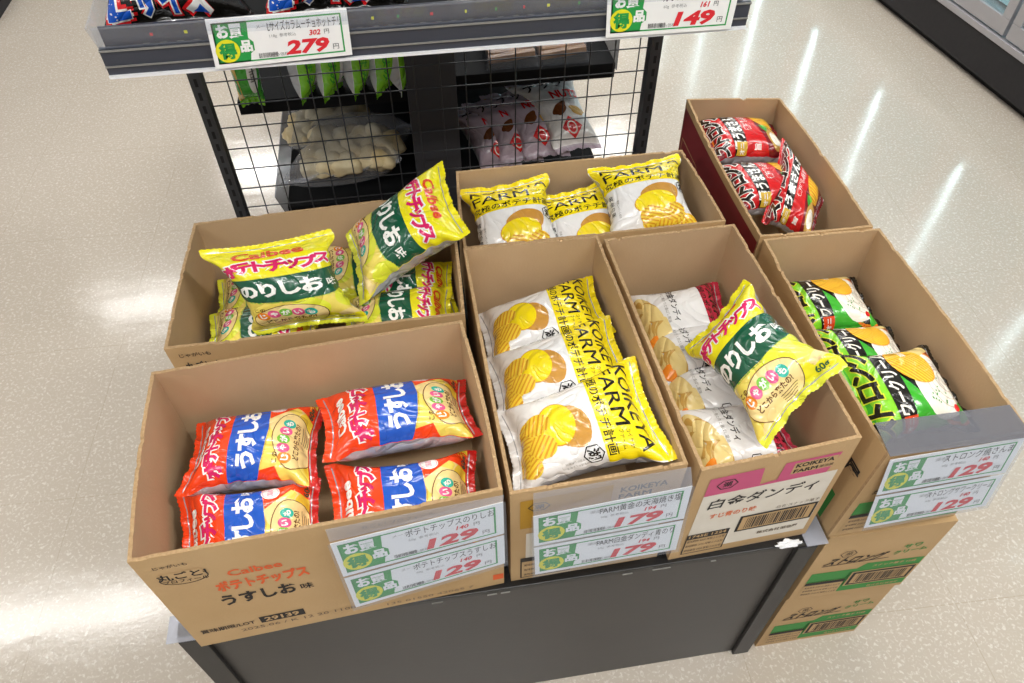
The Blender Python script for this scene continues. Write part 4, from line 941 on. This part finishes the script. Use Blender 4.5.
for i, (x, lb) in enumerate(((.60, 'left'), (.70, 'right'))):
    q = MB(); c = (x, .95, .745)
    for k in range(9): yy = -.04 + k * .01; q.rod((-.045, yy, .014 + .006 * (k % 2)), (.045, yy + .004, .014 + .006 * ((k + 1) % 2)), .0085)
    r = empty('snack_pack', c); tag(r, 'clear pack of brown sticks on the right upper shelf behind the mesh, %s one' % lb, 'snack pack', 'packs of brown sticks behind the mesh')
    q.build('brown_sticks', M('brownpack'), r, smooth=False); q = MB(); q.hexa([(-.052, -.055, 0), (.052, -.055, 0), (.052, .055, 0), (-.052, .055, 0)], [(-.044, -.045, .034), (.044, -.045, .034), (.044, .045, .034), (-.044, .045, .034)]); q.build('wrapper', M('clear_bag'), r)

# ------------------------------------------------------------------ freezer case at the right
fz = empty('freezer_case', (2.5, 1.83, 0), .081); tag(fz, 'black based freezer case with aluminium framed glass doors at the top right', 'freezer')
def fb(a, b, n, m, bev=.002, par=None):
    q_ = MB(); q_.box(a, b); return q_.build(n, M(m), par or fz, bevel=bev)
fb((.03, -2.5, 0), (.9, 3.6, .03), 'toe_recess', 'case_shadow_black'); fb((.0, -2.5, .03), (.9, 3.6, .165), 'kick_panel', 'case_black'); fb((-.006, -2.5, .165), (.9, 3.6, .188), 'bumper_rail', 'aluminium')  # toe recess in a deeper black: shadow at the base put into the colour
fb((.6, -2.5, .19), (.9, 3.6, 2.0), 'back_wall', 'case_inner'); fb((-.0, -2.5, 2.0), (.9, 3.6, 2.3), 'top_canopy', 'case_black')
for zz in (.2, .62, 1.04, 1.46): fb((.16, -2.5, zz), (.6, 3.6, zz + .02), 'inner_shelf', 'case_inner')
for k in range(-4, 6):
    y0 = .59 * k + .008; y1 = y0 + .574
    d = empty('door', (0, y0, .195)); d.parent = fz
    q = MB(); q.box((0, 0, 0), (.03, .574, .055)); q.box((0, 0, 1.74), (.03, .574, 1.8)); q.box((0, 0, .055), (.03, .04, 1.74)); q.box((0, .534, .055), (.03, .574, 1.74)); q.build('door_frame', M('aluminium'), d, bevel=.002)
    q = MB(); q.box((.01, .04, .055), (.018, .534, 1.74)); q.build('door_glass', M('glass'), d)
    q = MB(); q.rod((-.03, .50, .7), (-.03, .50, 1.1), .008); q.rod((-.03, .5, .72), (0, .5, .72), .006); q.rod((-.03, .5, 1.08), (0, .5, 1.08), .006); q.build('door_handle', M('aluminium'), d)
for k in range(-4, 7):
    q = MB(); y = .59 * k - .052; q.box((.052, y - .006, .33), (.062, y + .006, 1.5)); q.build('mullion_light', M('case_led'), fz)
gf = 'frozen packs behind the glass doors'
ORD = ['nearest of the row', 'second nearest of the row', 'third nearest of the row', 'fourth nearest of the row', 'fourth farthest of the row', 'third farthest of the row', 'second farthest of the row', 'farthest of the row']
proto = None
for k in range(8):
    y = 1.83 - .25 + k * .16
    if proto is None:
        proto = empty('frozen_food_pack', (2.72 - .081 * (y - 1.83), y, .221), .081); q = MB(); q.box((-.055, -.07, 0), (.055, .07, .045)); q.build('carton', M('pack_white'), proto, bevel=.004); q = MB(); q.box((-.0556, -.0705, .012), (.05, .0705, .03)); q.build('printed_band', M('pack_blue'), proto); t_ = proto
    else:
        t_ = proto.copy(); COL.objects.link(t_); t_.location = (2.72 - .081 * (y - 1.83), y, .221)
        for ch in list(proto.children):
            c_ = ch.copy(); COL.objects.link(c_); c_.parent = t_
    tag(t_, 'blue and white frozen food pack on the freezer bottom deck, ' + ORD[k], 'frozen food', gf)
# ------------------------------------------------------------------ dark shelving at the top left
ls = empty('wall_shelving', (-1.25, 2.95, 0)); tag(ls, 'dark shelving unit base at the top left edge', 'shelving unit')
q = MB(); q.box((-.9, 0, 0), (-.02, 3, .14)); q.build('kick_board', M('case_black'), ls); q = MB(); q.box((-.9, -.01, .14), (.0, 3, .17)); q.build('shelf', M('shelf_dark'), ls, bevel=.002); q = MB(); q.box((-.9, .0, .17), (-.4, 3, 1.4)); q.build('back_panel', M('panel_dark'), ls)
